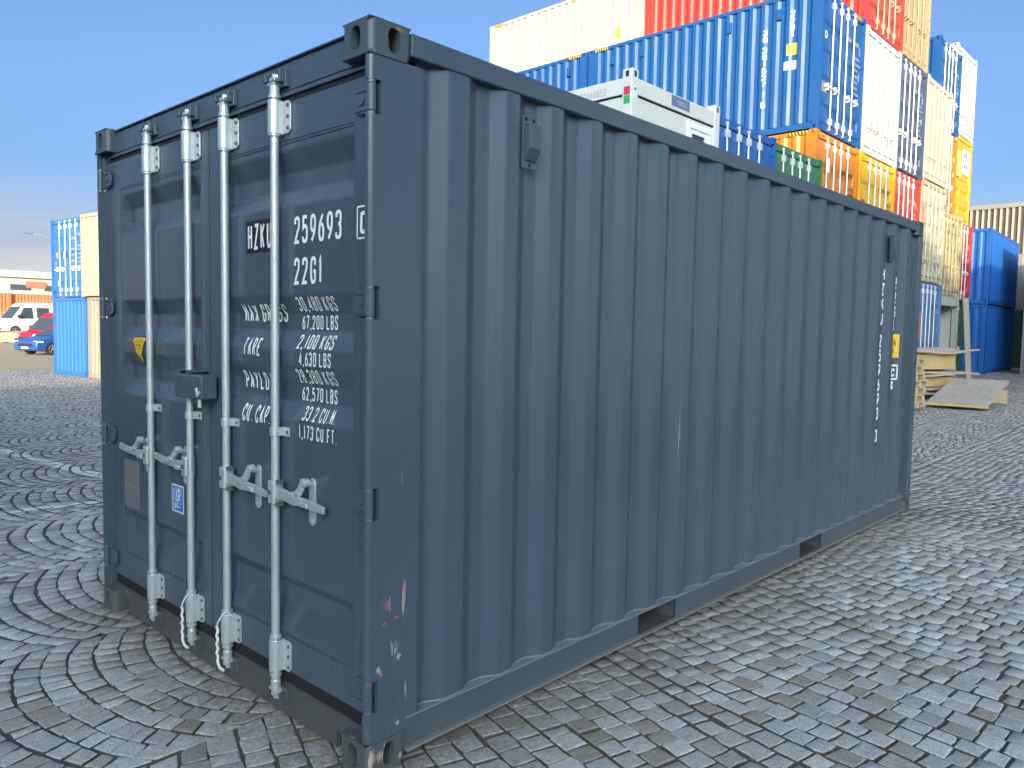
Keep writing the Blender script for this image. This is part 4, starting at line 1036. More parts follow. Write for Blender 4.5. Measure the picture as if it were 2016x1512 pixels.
# column six
z = float(gz(28.5, 5))
bg_container('dark green container at the foot of the last column', (X['c6'], 5.2, z), SD, P['dkgreen']); z += SD
R6 = bg_container('slim visible red container low down at the right end of the stack', (X['c6'], 5.05, z), SD, P['red']); z += SD
Y6 = bg_container('plain orange yellow container with a pale label at the right end', (X['c6'], 5.2, z), HC, P['yellow'], rods=False); z += HC
bg_container('white reefer container on the top right end of the stack', (X['c6'], 5.2, z), SD+.2, P['white'], kind='reefer', rodmat=P['white'])
# lettering and placards on the stack
vtext(BL, '30 301527 1 5', 1.30, 2.15, .125, WH, hw=.016); vtext(BL, '22G1', .70, 2.42, .125, WH, hw=.016)
side_patch(BL, 'height_sticker', .54, .76, 1.62, 1.86, M['yellow']); side_patch(BL, 'weight_plate', .54, .82, 1.32, 1.50, WH)
vtext(CR, '24 31503', .0+1.55, 2.3, .11, M['steel'], hw=.009); side_patch(CR, 'height_sticker', .78, 1.0, 1.35, 1.62, M['yellow'])
def vent_bg(t, y):
    mb = MB(); mb.box(-.03, .02, y-.05, y+.05, 2.40, 2.62); mb.build('vent', P['blue'], t)
for y in (.95, 2.1, 4.4, 5.3): vent_bg(BL, y)
for y in (.6, 1.6): vent_bg(B2, y)
FADED = simple('faded lettering', (.42,.47,.52), .5)
def textlines(t, m, x0, z0, rows=6, h=.055, st=.14, seed=1, yy=.040):
    r = random.Random(seed); q = []
    for i in range(rows):
        x = x0; e = x0+r.uniform(.24, .42)
        while x < e:
            w = r.uniform(.030, .046); q.append((x, x+w*.45, z0-i*st, z0-i*st+h)); x += w
    o = on_door(t, q, FADED if m is WH else m, 'lettering', yy); o['kind'] = 'stuff'; return o
for t, m, H_ in ((BL, WH, HC), (NV, WH, HC), (B5, WH, SD), (RE, WH, 2.8), (OR, BK, HC), (YE, BK, 2.78), (FB, WH, SD)):
    textlines(t, m, 1.45, H_-.72, 1, .10, .2, 3); textlines(t, m, 1.86, H_-.72, 1, .10, .2, 8); textlines(t, m, 1.86, H_-1.0, 7, .055, .13, 5)
def ring_on(t, m, x, z, r, y=.040):
    mb = MB(); n_ = 16
    o_ = [(x+r*math.cos(2*math.pi*i/n_), y, z+r*1.3*math.sin(2*math.pi*i/n_)) for i in range(n_)]; i_ = [(x+.6*r*math.cos(2*math.pi*i/n_), y, z+.6*r*1.3*math.sin(2*math.pi*i/n_)) for i in range(n_)]
    mb.add(o_+i_, [(i, (i+1) % n_, n_+(i+1) % n_, n_+i) for i in range(n_)]); mb.build('emblem', m, t)
ring_on(BL, WH, .30, 1.98, .065)
on_door(BL, [(.16, .42, .80, 1.02)], M['plate'], 'data_plate', .040)
def placards(t, H_):
    a = on_door(t, [(.14, .46, H_-1.62, H_-1.0)], simple('placard red', (.62,.04,.03), .5), 'placard', .040)
    mb = MB(); n_ = 14; mb.add([(.30+.085*math.cos(2*math.pi*i/n_), .037, H_-1.17+.085*math.sin(2*math.pi*i/n_)) for i in range(n_)], [tuple(range(n_))]); mb.build('placard_print', WH, a); mb = MB()
    stroke_text(mb, 'L', .23, H_-1.56, .22, lambda s, z: (s, .037, z), wr=.6, hw=.025, nv=(0, -1, 0)); mb.build('lettering', WH, a)
    mb = MB(); mb.add([(.70, .037, H_-1.56), (.92, .037, H_-1.56), (.81, .037, H_-1.2)], [(0, 1, 2)]); mb.build('placard', WH, t)
    on_door(t, [(.68, .84, H_-.78, H_-.48)], WH, 'placard', .039)
placards(OR, HC)
a = on_door(YE, [(.16, .44, .95, 1.75)], simple('placard red two', (.55,.05,.03), .5), 'placard', .040); on_door(YE, [(.22, .38, 1.42, 1.68), (.26, .34, 1.02, 1.36)], WH, 'placard_print', .037, a)
on_door(YE, [(.60, .95, .45, .58), (1.0, 1.1, .40, .75)], WH, 'placard', .040)
a = on_door(Y6, [(.2, 1.3, 1.55, 2.4)], simple('pale yellow label', (.80,.62,.20), .5), 'label_panel', .040); on_door(Y6, [(1.35, 2.3, 1.72, 2.55)], WH, 'label_panel', .040)
on_door(Y6, [(1.55+.25*k, 1.68+.25*k, z, z+.16) for k in range(2) for z in (1.9, 2.28)], BK, 'lettering', .037); on_door(Y6, [(.2+.21*k, .30+.21*k, 1.46-.0*k, 1.50-.0*k) for k in range(10)], BK, 'lettering', .037)['kind'] = 'stuff'
for t in (C5, OC): on_door(t, [(.22, .46, SD-1.05, SD-.45)], simple('faded red label', (.60,.22,.16), .5), 'placard', .040)
on_door(OB, [(.25, .55, 1.25, 1.95)], simple('orange label', (.70,.13,.05), .5), 'placard', .040)

# open white frame under column five
def white_frame():
    x, y, z, H_ = X['c5'], 4.76, float(gz(26, 5)), SD
    t = thing('flat_frame_container', 'open white steel end frame standing on the ground behind the boards', 'container', (x, y, z))
    m = P['white']
    for a in (0, W-.16): mb = MB(); mb.box(a, a+.16, 0, .16, 0, H_); mb.build('corner_post', m, t, bevel=.01)
    for a in (0, W-.16): mb = MB(); mb.box(a, a+.16, 5.9, 6.05, 0, H_); mb.build('corner_post', m, t)
    mb = MB(); mb.box(.16, W-.16, .0, .14, H_-.28, H_); mb.build('top_beam', m, t, bevel=.01)
    mb = MB(); mb.box(.16, W-.16, .0, .14, 0, .16); mb.build('bottom_beam', m, t, bevel=.01)
    mb = MB(); mb.box(.1, W-.1, .2, 6.0, H_-.06, H_-.01); mb.build('roof_panel', m, t)
    for a, n_ in ((.06, 0), (W-.09, 1)): mb = MB(); mb.box(a, a+.03, .2, 5.9, .1, H_-.06); mb.build('side_panel', m, t)
    mb = MB(); mb.box(.1, W-.1, 1.2, 1.25, .1, H_-.1); mb.build('inner_wall', m, t)
    mb = MB(); pts = [(1.9, .5, .1), (1.9, .5, 1.7)]+[(1.9-.35+.35*math.cos(math.radians(a)), .5, 1.7+.35*math.sin(math.radians(a))) for a in range(0, 91, 15)]+[(.3, .5, 2.05)]
    mb.path(pts, .05, 8); mb.build('bent_pipe', m, t, smooth=True)
white_frame()

# ------------------------------------------------------------------ white office cabin
def office():
    x, y, z, H_ = X['office'], 4.13, b1+2.56, 2.62
    wall = paint('cabin light grey', (.62,.62,.57), .5, .03, 0, .03, .0002); fr = paint('cabin frame grey', (.64,.64,.59), .42, .04, 0, .03, .0002)
    t = thing('office_container', 'white office cabin with a small window stacked behind the grey container', 'site cabin', (x, y, z))
    Lo = 6.058
    for a in (0, W-.16):
        for b in (0, Lo-.16):
            mb = MB(); mb.box(a, a+.16, b, b+.16, 0, H_-.02); p = mb.build('corner_post', fr, t, bevel=.012)
            mb = MB()
            if b == 0: mb.box(a+.055, a+.105, b-.001, b+.02, H_-.13, H_-.05)
            if a == 0: mb.box(a-.001, a+.02, b+.055, b+.105, H_-.13, H_-.05)
            if mb.v: mb.build('lifting_hole', M['dark'], p)
    zt = H_-.13
    for nm, bx in (('top_rail', (.16, W-.16, .01, .15, zt-.22, zt)), ('top_rail', (.01, .15, .16, Lo-.16, zt-.22, zt)), ('top_rail', (W-.15, W-.01, .16, Lo-.16, zt-.22, zt)), ('top_rail', (.16, W-.16, Lo-.15, Lo-.01, zt-.22, zt)),
                   ('bottom_rail', (.16, W-.16, .01, .15, 0, .16)), ('bottom_rail', (.01, .15, .16, Lo-.16, 0, .16))):
        mb = MB(); mb.box(*bx); mb.build(nm, fr, t, bevel=.008)
    mb = MB(); mb.box(.05, W-.05, .05, Lo-.05, zt-.05, zt-.01); mb.build('roof_panel', fr, t)
    mb = MB(); mb.box(.16, W-.16, .03, .09, zt-.245, zt-.22); mb.box(.03, .09, .16, Lo-.16, zt-.245, zt-.22); mb.build('shadow_joint', M['dark'], t)
    wx0, wx1, wz0, wz1 = 1.50, 2.22, .90, 2.20
    panels = [(.16, .82), (.824, wx0)]
    for a, b in panels: mb = MB(); mb.box(a, b, .035, .09, .16, zt-.245); mb.build('wall_panel', wall, t, bevel=.003)
    mb = MB(); mb.box(wx0, wx1, .035, .09, .16, wz0); mb.build('wall_panel', wall, t); mb = MB(); mb.box(wx0, wx1, .035, .09, wz1, zt-.245); mb.build('wall_panel', wall, t); mb = MB(); mb.box(wx1, W-.16, .035, .09, .16, zt-.245); mb.build('wall_panel', wall, t)
    for k in range(5):
        a = .16+k*(Lo-.32)/5; mb = MB(); mb.box(.035, .09, a+.002, a+(Lo-.32)/5-.002, .16, zt-.245); mb.build('wall_panel', wall, t, bevel=.003)
    pv = simple('white window plastic', (.80,.81,.80), .35)
    mb = MB()
    for bx in ((wx0, wx1, .012, .07, wz1-.09, wz1), (wx0, wx1, .012, .07, wz0, wz0+.09), (wx0, wx0+.09, .012, .07, wz0+.09, wz1-.09), (wx1-.09, wx1, .012, .07, wz0+.09, wz1-.09)): mb.box(*bx)
    wf = mb.build('window', pv, t, bevel=.006)
    mb = MB(); a, b, c, d = wx0+.09, wx1-.09, wz0+.09, wz1-.09
    for bx in ((a, b, .03, .075, d-.07, d), (a, b, .03, .075, c, c+.07), (a, a+.07, .03, .075, c+.07, d-.07), (b-.07, b, .03, .075, c+.07, d-.07)): mb.box(*bx)
    mb.build('sash', pv, wf, bevel=.005)
    gl = simple('window glass', (.03,.045,.06), .04, 0, .9); mb = MB(); mb.box(a+.07, b-.07, .055, .06, c+.07, d-.07); mb.build('pane', gl, wf)
    def patch(nm, m, x0, x1, z0, z1, face='y'):
        mb = MB(); mb.box(x0, x1, -.002, 0, z0, z1) if face == 'y' else mb.box(-.002, 0, x0, x1, z0, z1); return mb.build(nm, m, t)
    rs = patch('red_sticker', simple('red sticker', (.62,.03,.07), .5), .03, .13, zt-.24, zt-.13, 'x'); gs = patch('green_sticker', simple('green sticker', (.01,.38,.12), .5), .03, .13, zt-.36, zt-.25, 'x')
    ws_ = patch('white_sticker', WH, .04, .12, zt-.32, zt-.12, 'y')
    mb = MB(); mb.box(.055, .105, -.004, -.0025, zt-.305, zt-.295); mb.box(.055, .06, -.004, -.0025, zt-.29, zt-.19); mb.box(.10, .105, -.004, -.0025, zt-.29, zt-.19); mb.box(.055, .105, -.004, -.0025, zt-.18, zt-.14); mb.build('sticker_print', simple('green sticker print', (.02,.33,.22), .5), ws_)
    sg = MB(); sg.box(1.02, 1.52, .006, .010, zt-.17, zt-.02); s_ = sg.build('name_plate', simple('slate plate', (.16,.17,.30), .5), t)
    mb = MB(); 
    for a, b, c in ((1.16, 1.40, zt-.09), (1.20, 1.44, zt-.125)): mb.box(a, b, .004, .0055, c, c+.015)
    mb.build('plate_print', simple('plate print', (.42,.42,.55), .5), s_)
    mb = MB(); stroke_text(mb, '352660852', -.95, zt-.19, .10, lambda s, z: (.0085, -s, z), hw=.006, step=.2); mb.build('lettering', simple('grey lettering', (.33,.35,.35), .5), t)
office()

# ------------------------------------------------------------------ left stack (turned a little)
RZL = math.atan2(-.995, .0998); E1 = np.array([math.cos(RZL), math.sin(RZL)]); NL = np.array([math.sin(RZL), -math.cos(RZL)])
LO = np.array([7.30, 27.5]); ZL = -.185
def lpos(k, fwd, z): p = LO+E1*k*2.47+NL*fwd; return (p[0], p[1], z)
GRL = 'containers of the small stack on the left'
def far_end_to_camera(loc, rz, L_=6.058):  # place so that the blank end faces where the doors otherwise would
    c, s = math.cos(rz), math.sin(rz); return (loc[0]+c*W-s*L_, loc[1]+s*W+c*L_, loc[2]), rz+math.pi
p, r = far_end_to_camera(lpos(0, 0, ZL), RZL)
S1 = bg_container('light blue container with its blank ribbed end showing, lower of the left stack', p, SD, P['sky'], r, group=GRL)
S2 = bg_container('light blue container with four white door rods on top of the left stack', lpos(-.02, 0, ZL+SD), SD, P['sky'], RZL, group=GRL, rodmat=WH)
textlines(S2, WH, 1.45, SD-.72, 1, .11, .2, 3); textlines(S2, WH, 1.86, SD-.62, 1, .11, .2, 8); textlines(S2, WH, 1.40, SD-1.05, 4, .07, .19, 11); textlines(S2, WH, 1.9, SD-.95, 7, .055, .13, 5)
on_door(S2, [(.17, .38, .95, 1.22)], M['plate'], 'data_plate', .040)
mb = MB(); mb.add([(.28, .038, 1.50), (.50, .038, 1.50), (.41, .038, 1.28)], [(2, 1, 0)]); mb.build('warning_sticker', M['yellow'], S2)
on_door(S2, [(.86, 1.0, 1.28, 1.52), (.40, .52, .40, .56)], WH, 'sticker', .040)
p, r = far_end_to_camera(lpos(1.03, .02, ZL), RZL)
bg_container('greyish beige container at the bottom of the left stack next to the grey one', p, SD, P['greige'], r, group=GRL)
p, r = far_end_to_camera(lpos(.985, .14, ZL+SD), RZL)
bg_container('cream beige container on top beside the light blue doors of the left stack', p, SD, P['beige'], r, group=GRL)

# ------------------------------------------------------------------ right stack
RR = math.radians(90+2.2); zr = float(gz(33, 6))-.02; GRR = 'containers of the stack beyond the boards on the right'
def long_side_to_camera(x, y, z, L_=6.058, rz=RR): c, s = math.cos(rz), math.sin(rz); return (x-(-s*L_), y-(c*L_), z)
T1 = bg_container('deep blue container on the ground with its long side to the yard', long_side_to_camera(31.6, 4.9, zr), SD, P['stackblue'], RR, group=GRR, name='shipping_container')
T2 = bg_container('deep blue container on top with sunlight on its upper edge', long_side_to_camera(31.55, 4.86, zr+SD), HC-.12, P['stackblue'], RR, group=GRR)
RIBM = paint('sunlit slope paint', (.42,.37,.30), .5, .1, 0)  # pale colour stands for the sunlit slopes of the wall's corrugation
def end_text(t, txt, xl, zt, h, L_=6.058):
    Q_ = corr_mesh(W-.16, 0, 0, 'y', 1, pitch=.26); a = np.array([.08+q[0] for q in Q_]); d = np.array([q[1] for q in Q_])
    mb = MB(); stroke_text(mb, txt, 0, zt, h, lambda s, z: (xl-s, L_-.016-float(np.interp(xl-s, a, d))+.0, z), wr=.85, hw=.024, gap=.16, vertical=True, step=.04, nv=(0, 1, 0)); mb.build('lettering', WH, t)
end_text(T2, 'LUCU 2400051 8', 1.62, 2.05, .155); end_text(T1, 'EUCU 240714 6', 1.70, 2.0, .155)
DG = bg_container('dark green container just inside the right edge of the picture', (39.1, 1.55, float(gz(33, 3))+SD), SD, P['dkgreen'], math.pi/2, group=GRR)
bg_container('old grey container under the dark green one at the right edge', (39.1, 1.55, float(gz(33, 3))), SD, P['greyold'], math.pi/2, group=GRR)
bg_container('dark green container at the bottom of the far stack behind the deep blue ones', (40.4, -.3, .30), SD, P['dkgreen'], 0, group='containers of the far stack on the right')
bg_container('old grey container on the far dark green one behind the deep blue ones', (40.4, -.3, .30+SD), SD, P['greyold'], 0, group='containers of the far stack on the right')
hl = thing('ribbed_hall', 'brown hall with sunlit slopes painted as pale ribs, rising behind the deep blue containers', 'hall', (45.0, 2.0, .2))
mb = MB(); mb.box(0, 14, -14, 8.5, 0, 8.05); mb.build('wall', P['brown'], hl)
mb = MB(); mb.box(-.12, 14, -14.1, 8.6, 8.05, 8.28); mb.build('roof_edge', P['greyold'], hl)
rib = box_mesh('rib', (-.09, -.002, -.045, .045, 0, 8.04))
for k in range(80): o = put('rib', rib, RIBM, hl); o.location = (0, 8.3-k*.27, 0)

# ------------------------------------------------------------------ pallets, boards and panel in front of the stack
def woodmat(name, a, b, sc=1.0):
    m, nt, bs = newmat(name); w = coords(nt); gn = worldpos(nt)
    n1 = noise(nt, gn, 6*sc, 6, .65, (.6, 5, 5)); n2 = noise(nt, gn, 1.7, 3)
    c = mixc(nt, n1, a, b); c = mixc(nt, ramp(nt, n2, .5, .75, 0, .4), c, tuple(q*.6 for q in a)); nt.links.new(c, bs.inputs['Base Color']); bs.inputs['Roughness'].default_value = .75
    return m
WD = woodmat('pallet wood', (.33,.25,.15), (.56,.45,.29)); PLY = woodmat('greyed plywood', (.36,.31,.26), (.52,.46,.40)); YW = woodmat('yellow timber', (.44,.31,.13), (.58,.43,.21)); PAN = woodmat('grey panel boards', (.36,.33,.30), (.50,.47,.44))
zp = float(gz(17.5, 3))
def pallet(label, x, y, z, rz):
    t = thing('wooden_pallet', label, 'pallet', (x, y, z), rz, 'pallets stacked behind the grey container')
    lx, ly = .80, 1.20
    for k in range(3):
        mb = MB(); mb.box(k*(lx-.10)/2, k*(lx-.10)/2+.10, 0, ly, 0, .022); mb.build('bottom_board', WD, t, bevel=.003)
        for q in range(3): mb = MB(); mb.box(k*(lx-.10)/2, k*(lx-.10)/2+.10, q*(ly-.145)/2, q*(ly-.145)/2+.145, .022, .100); mb.build('block', WD, t, bevel=.003)
    for q in range(3): mb = MB(); mb.box(0, lx, q*(ly-.145)/2, q*(ly-.145)/2+.145, .100, .122); mb.build('stringer_board', WD, t, bevel=.003)
    for k in range(5): mb = MB(); mb.box(k*(lx-.12)/4, k*(lx-.12)/4+.12, 0, ly, .122, .144); mb.build('deck_board', WD, t, bevel=.003)
    return t
PB = (15.32, 2.72)
for i, lab in enumerate(('pallet at the bottom of the pallet stack', 'second pallet from the ground in the stack', 'pallet in the middle of the pallet stack', 'pallet above the middle one in the stack', 'fifth pallet from the ground in the stack', 'pallet below the topmost one in the stack', 'topmost wooden pallet of the stack')):
    pallet(lab, PB[0]+random.uniform(-.05, .05), PB[1]+random.uniform(-.05, .05), zp+.005+.146*i, random.uniform(-.04, .04)-.1)
def sheet(name, label, x, y, z, lx, ly, th, mat, rz, warp, seed, cat='board', group='boards stacked on timbers'):
    r = random.Random(seed); ph = [r.uniform(0, 6.28) for _ in range(4)]; mb = MB(); n_ = 12
    def zz(u, v): return warp*(math.sin(u*5+ph[0])*.5+math.sin(v*4+ph[1])*.5+math.sin((u+v)*9+ph[2])*.22)
    top = [[(u*lx, v*ly, zz(u, v)+th) for v in np.linspace(0, 1, n_)] for u in np.linspace(0, 1, n_)]
    bot = [[(p[0], p[1], p[2]-th) for p in row] for row in top]
    mb.grid(top); mb.grid([row for row in bot][::-1])
    for a, b in ((top[0], bot[0]), (top[-1], bot[-1])): mb.grid([a, b])
    mb.grid([[row[0] for row in top], [row[0] for row in bot]]); mb.grid([[row[-1] for row in top], [row[-1] for row in bot]])
    o = mb.build(name, mat, fix=True); o.location = (x, y, z); o.rotation_euler = (0, 0, rz); return tag(o, label, cat, group)
def timber(label, x, y, z, lx, ly, lz, rz, mat=None):
    mb = MB(); mb.box(0, lx, 0, ly, 0, lz); o = mb.build('timber_block', mat or YW, bevel=.008); o.location = (x, y, z); o.rotation_euler = (0, 0, rz)
    return tag(o, label, 'timber', 'timbers between the boards')
SX, SY = 17.75, 3.40
zq = zp+.03
timber('orange brown timber lying on the ground under the board stack', SX+.15, SY+.05, zp, 1.7, .8, .12, -.26)
for k, (lab, dz, lx, ly, rz, m, wv) in enumerate((('warped plywood sheet lowest of the board stack', .17, 2.75, 1.0, -.30, PLY, .05), ('greyed plywood sheet above the lowest one', .23, 2.1, .95, -.22, PLY, .04),
        ('pale plywood sheet in the middle of the board stack', .56, 2.9, 1.05, -.27, PLY, .035), ('thin plywood sheet above the middle one', .62, 2.75, 1.0, -.24, PLY, .03), ('long warped plywood sheet on top of the board stack', 1.12, 2.95, 1.05, -.27, PLY, .07))):
    sheet('plywood_sheet', lab, SX-.2+.03*k, SY-.10+.03*k, zp+dz, lx, ly, .035, m, rz, wv, 40+k)
timber('yellow timber block low in the board stack', SX+.25, SY+.05, zp+.29, 1.9, .75, .23, -.27); timber('yellow timber block high in the board stack', SX+.25, SY+.08, zp+.70, 1.9, .75, .36, -.25)
timber('short yellow plank lying loose on the topmost sheet', SX+.1, SY+.5, zp+1.20, .9, .25, .05, -.2)
# flat panel of boards lying propped on the setts
def board_panel(x, y, z, rz):
    t = thing('board_panel', 'large grey panel of planks lying propped up on the cobbles', 'panel', (x, y, z), rz); t.rotation_euler = (math.radians(9), 0, rz)
    nb, w_, l_ = 6, .19, 2.6
    for k in range(nb):
        mb = MB(); mb.box(k*w_+.002, (k+1)*w_-.002, random.uniform(-.01, .01), l_+random.uniform(-.01, .01), .05, .075+random.uniform(-.002, .002)); mb.build('plank', PAN, t, bevel=.003)
    for v in (.05, 1.25, 2.45): mb = MB(); mb.box(0, nb*w_, v, v+.06, .0, .05); mb.build('batten', WD, t)
    for v in (-.025, l_+.012): mb = MB(); mb.box(0, nb*w_, v, v+.013, .02, .08); mb.build('edge_strip', YW, t)
board_panel(16.5, 2.72, zp+.02, math.radians(-87))
timber('dark timber propping up the far end of the plank panel', 18.55, 1.65, zp+.0, .3, 1.0, .31, .05, WD)
mb = MB(); mb.bar((26.0, 4.1, float(gz(26, 4))), (26.6, 4.45, 2.85), .16, .10); o = mb.build('leaning_beam', P['greige']); tag(o, 'pale steel beam leaning against the stack beside the white frame', 'beam')

# ------------------------------------------------------------------ parked vehicles on the left
GLS = simple('vehicle glass', (.05,.07,.09), .05, 0, .9); TY = simple('tyre rubber', (.03,.03,.03), .7); RIM = simple('alloy rim', (.45,.42,.38), .3, .6); LMP = simple('lamp glass', (.75,.76,.78), .1); TRIM = simple('black plastic trim', (.03,.03,.033), .5)
def vehicle(name, label, cat, loc, rz, bodym, prof, cab, wheels, wd, hw_cut, wr_, van=False, plate=True):
    """prof: lower body side outline (x forward = -x nose at 0), cab: glasshouse outline, wheels: x positions"""
    t = thing(name, label, cat, loc, rz, 'vehicles parked in the sun')
    mb = MB(); mb.prism(prof, 'y', -wd/2, wd/2); b = mb.build('body', bodym, t, bevel=.07 if not van else .06, smooth=False); b.modifiers['bevel'].segments = 4
    n_ = len(cab); mb = MB(); lo, hi_ = wd/2-.04, wd/2-hw_cut; zmin = min(p[1] for p in cab); zmax = max(p[1] for p in cab)
    yy = lambda z: lo+(hi_-lo)*(z-zmin)/(zmax-zmin)
    mb.add([(p[0], -yy(p[1]), p[1]) for p in cab]+[(p[0], yy(p[1]), p[1]) for p in cab], [tuple(range(n_)), tuple(range(n_, 2*n_))[::-1]]+[(i, n_+i, n_+(i+1) % n_, (i+1) % n_) for i in range(n_)])
    c = mb.build('cabin', bodym, t, bevel=.05, fix=True)
    def sidewin(pts, s):
        mb = MB(); mb.add([(p[0], s*(yy(p[1])+.006), p[1]) for p in pts], [tuple(range(len(pts)))]); mb.add([(p[0], s*(yy(p[1])-.03), p[1]) for p in pts], [tuple(range(len(pts)))]); mb.build('side_window', GLS, t)
    return t, yy, sidewin
def add_wheels(t, xs, wd, r):
    for x in xs:
        for s in (-1, 1):
            mb = MB(); mb.tube((x, s*(wd/2-.20), r), (x, s*(wd/2+.005), r), r, 24); w = mb.build('wheel', TY, t, bevel=.03)
            mb = MB(); y = s*(wd/2+.008)
            for k in range(5):
                a = 2*math.pi*k/5+.3; mb.bar((x+.05*math.cos(a), y, r+.05*math.sin(a)), (x+r*.66*math.cos(a), y, r+r*.66*math.sin(a)), .02, .09, up=(0, 1, 0))
            mb.tube((x, y-s*.02, r), (x, y+s*.006, r), .07, 12)
            n_ = 24; ri, ro = r*.60, r*.70
            mb.add([(x+q*math.cos(2*math.pi*k/n_), y+s*.004, r+q*math.sin(2*math.pi*k/n_)) for q in (ri, ro) for k in range(n_)], [(k, (k+1) % n_, n_+(k+1) % n_, n_+k) for k in range(n_)])
            mb.build('rim', RIM, w)
            mb = MB(); a0 = [(x+(r+.05)*math.cos(math.radians(a)), r+(r+.05)*math.sin(math.radians(a))) for a in range(0, 181, 12)]; mb.prism(a0+[(x-r-.05, r-.12), (x+r+.05, r-.12)], 'y', *sorted((s*(wd/2-.22), s*(wd/2+.002)))); mb.build('wheel_arch', TRIM, t)
carb = paint('metallic blue car paint', (.025,.10,.36), .22, 0, 0, 0, .0001); redb = paint('red car paint', (.55,.02,.03), .25, 0, 0, 0, .0001); whb = paint('white van paint', (.78,.78,.76), .3, .03, 0, 0, .0001)
def vehicle_zmove(p): return (p[0], p[1], float(gz(p[0], p[1]))-.01)
def car():
    prof = [(.02, .30), (.0, .50), (.04, .72), (.25, .84), (1.15, 1.00), (3.9, 1.04), (4.35, .98), (4.42, .70), (4.40, .35), (4.2, .24), (.3, .22)]
    cab = [(1.05, .98), (1.95, 1.42), (2.9, 1.50), (3.6, 1.40), (4.2, 1.02)]
    t, yy, sw = vehicle('parked_car', 'metallic blue hatchback car parked left of the light blue containers', 'car', vehicle_zmove((11.15, 44.9)), math.radians(20), carb, prof, cab, (.88, 3.5), 1.80, .24, .32)
    add_wheels(t, (.90, 3.52), 1.80, .33)
    for s in (-1, 1): sw([(1.42, 1.04), (2.02, 1.38), (2.55, 1.43), (2.55, 1.05)], s); sw([(2.62, 1.05), (2.62, 1.43), (3.3, 1.38), (3.8, 1.08)], s)
    mb = MB(); mb.add([(1.10, -.72, 1.03), (1.10, .72, 1.03), (1.90, .62, 1.415), (1.90, -.62, 1.415)], [(0, 1, 2, 3)]); o = mb.build('windscreen', GLS, t); o.location = (-.02, 0, .015)
    for s in (-1, 1): mb = MB(); mb.box(.06, .42, *sorted((s*.58, s*.912)), .66, .76); mb.build('headlight', LMP, t, bevel=.02)
    mb = MB(); mb.box(-.015, .05, -.55, .55, .46, .62); mb.build('grille', TRIM, t, bevel=.01); mb = MB(); mb.box(-.02, .03, -.26, .26, .34, .45); mb.build('number_plate', WH, t)
    for s in (-1, 1): mb = MB(); mb.box(1.45, 1.62, *sorted((s*.90, s*1.06)), 1.02, 1.14); mb.build('wing_mirror', carb, t, bevel=.03)
def van(label, name, m, loc, rz, ln, h):
    prof = [(.05, .32), (.0, .55), (.03, .92), (.25, 1.08), (1.05, 1.22), (ln, 1.22), (ln+.02, .40), (.3, .30)]
    cab = [(.75, 1.18), (1.55, h-.28), (1.85, h-.06), (2.4, h), (ln-.1, h), (ln, h-.15), (ln, 1.18)]
    t, yy, sw = vehicle(name, label, 'van', loc, rz, m, prof, cab, (.95, ln-1.0), 1.96, .18, .34, True)
    add_wheels(t, (.95, ln-1.05), 1.96, .34); k = (h-1.2)
    for s in (-1, 1): sw([(1.18, 1.28), (1.62, 1.2+k*.68), (2.25, 1.2+k*.70), (2.30, 1.26)], s); sw([(2.55, 1.30), (2.55, 1.2+k*.70), (3.5, 1.2+k*.70), (3.5, 1.30)], s)
    mb = MB(); a, b = (.82, 1.25), (1.52, h-.34); mb.add([(a[0], -.80, a[1]), (a[0], .80, a[1]), (b[0], .74, b[1]), (b[0], -.74, b[1])], [(0, 1, 2, 3)]); o = mb.build('windscreen', GLS, t); o.location = (-.025, 0, .02)
    for s in (-1, 1): mb = MB(); mb.box(.02, .30, *sorted((s*.62, s*.99)), .80, 1.02); mb.build('headlight', LMP, t, bevel=.02); mb = MB(); mb.box(1.10, 1.26, *sorted((s*.98, s*1.18)), 1.30, 1.55); mb.build('wing_mirror', TRIM, t, bevel=.03)
    mb = MB(); mb.box(-.02, .05, -.55, .55, .70, .88); mb.build('grille', TRIM, t, bevel=.01); mb = MB(); mb.box(.0, .1, -.95, .95, .40, .60); mb.build('bumper', simple('grey bumper', (.10,.10,.10), .6), t, bevel=.03); mb = MB(); mb.box(-.02, .03, -.26, .26, .47, .57); mb.build('number_plate', WH, t)
    for s in (-1, 1): mb = MB(); mb.box(2.5, ln-.2, *sorted((s*.975, s*.99)), .72, .80); mb.build('side_moulding', TRIM, t)
car()
van('red panel van standing between the blue car and the white van', 'red_van', redb, vehicle_zmove((12.55, 50.0)), math.radians(20), 4.8, 2.34)
van('white panel van parked in front of the orange container', 'white_van', whb, vehicle_zmove((14.9, 65.8)), math.radians(12), 5.4, 2.5)
def near_lorry():  # unseen lorry, added to block sky light from the door face
    t = thing('shade_lorry', 'unseen dark box lorry added beside the doors to dim them', 'lorry', (-5.9, 3.9, 0)); dk = paint('dark lorry paint', (.035,.045,.055), .4, .1, 0)
    mb = MB(); mb.box(0, 2.4, 0, 5.2, 1.0, 3.5); mb.build('box_body', dk, t, bevel=.03); mb = MB(); mb.box(.3, 2.1, -.1, 7.2, .6, .98); mb.build('chassis', TRIM, t)
    mb = MB(); mb.prism([(5.4, .62), (7.3, .62), (7.35, 1.5), (6.95, 2.5), (5.4, 2.55)], 'x', .1, 2.3); c = mb.build('cab', orp_, t, bevel=.06)
    for x in (.08, 2.31): mb = MB(); mb.prism([(5.75, 1.6), (6.95, 1.6), (6.75, 2.3), (5.75, 2.35)], 'x', x, x+.012); mb.build('side_window', GLS, c)
    for y in (.9, 2.0, 6.3):
        for x in (.12, 1.98): mb = MB(); mb.tube((x, y, .46), (x+.3, y, .46), .46, 20); mb.build('wheel', TY, t, bevel=.03)
orp_ = paint('orange lorry cab paint', (.62,.16,.02), .3, .05, 0); near_lorry()
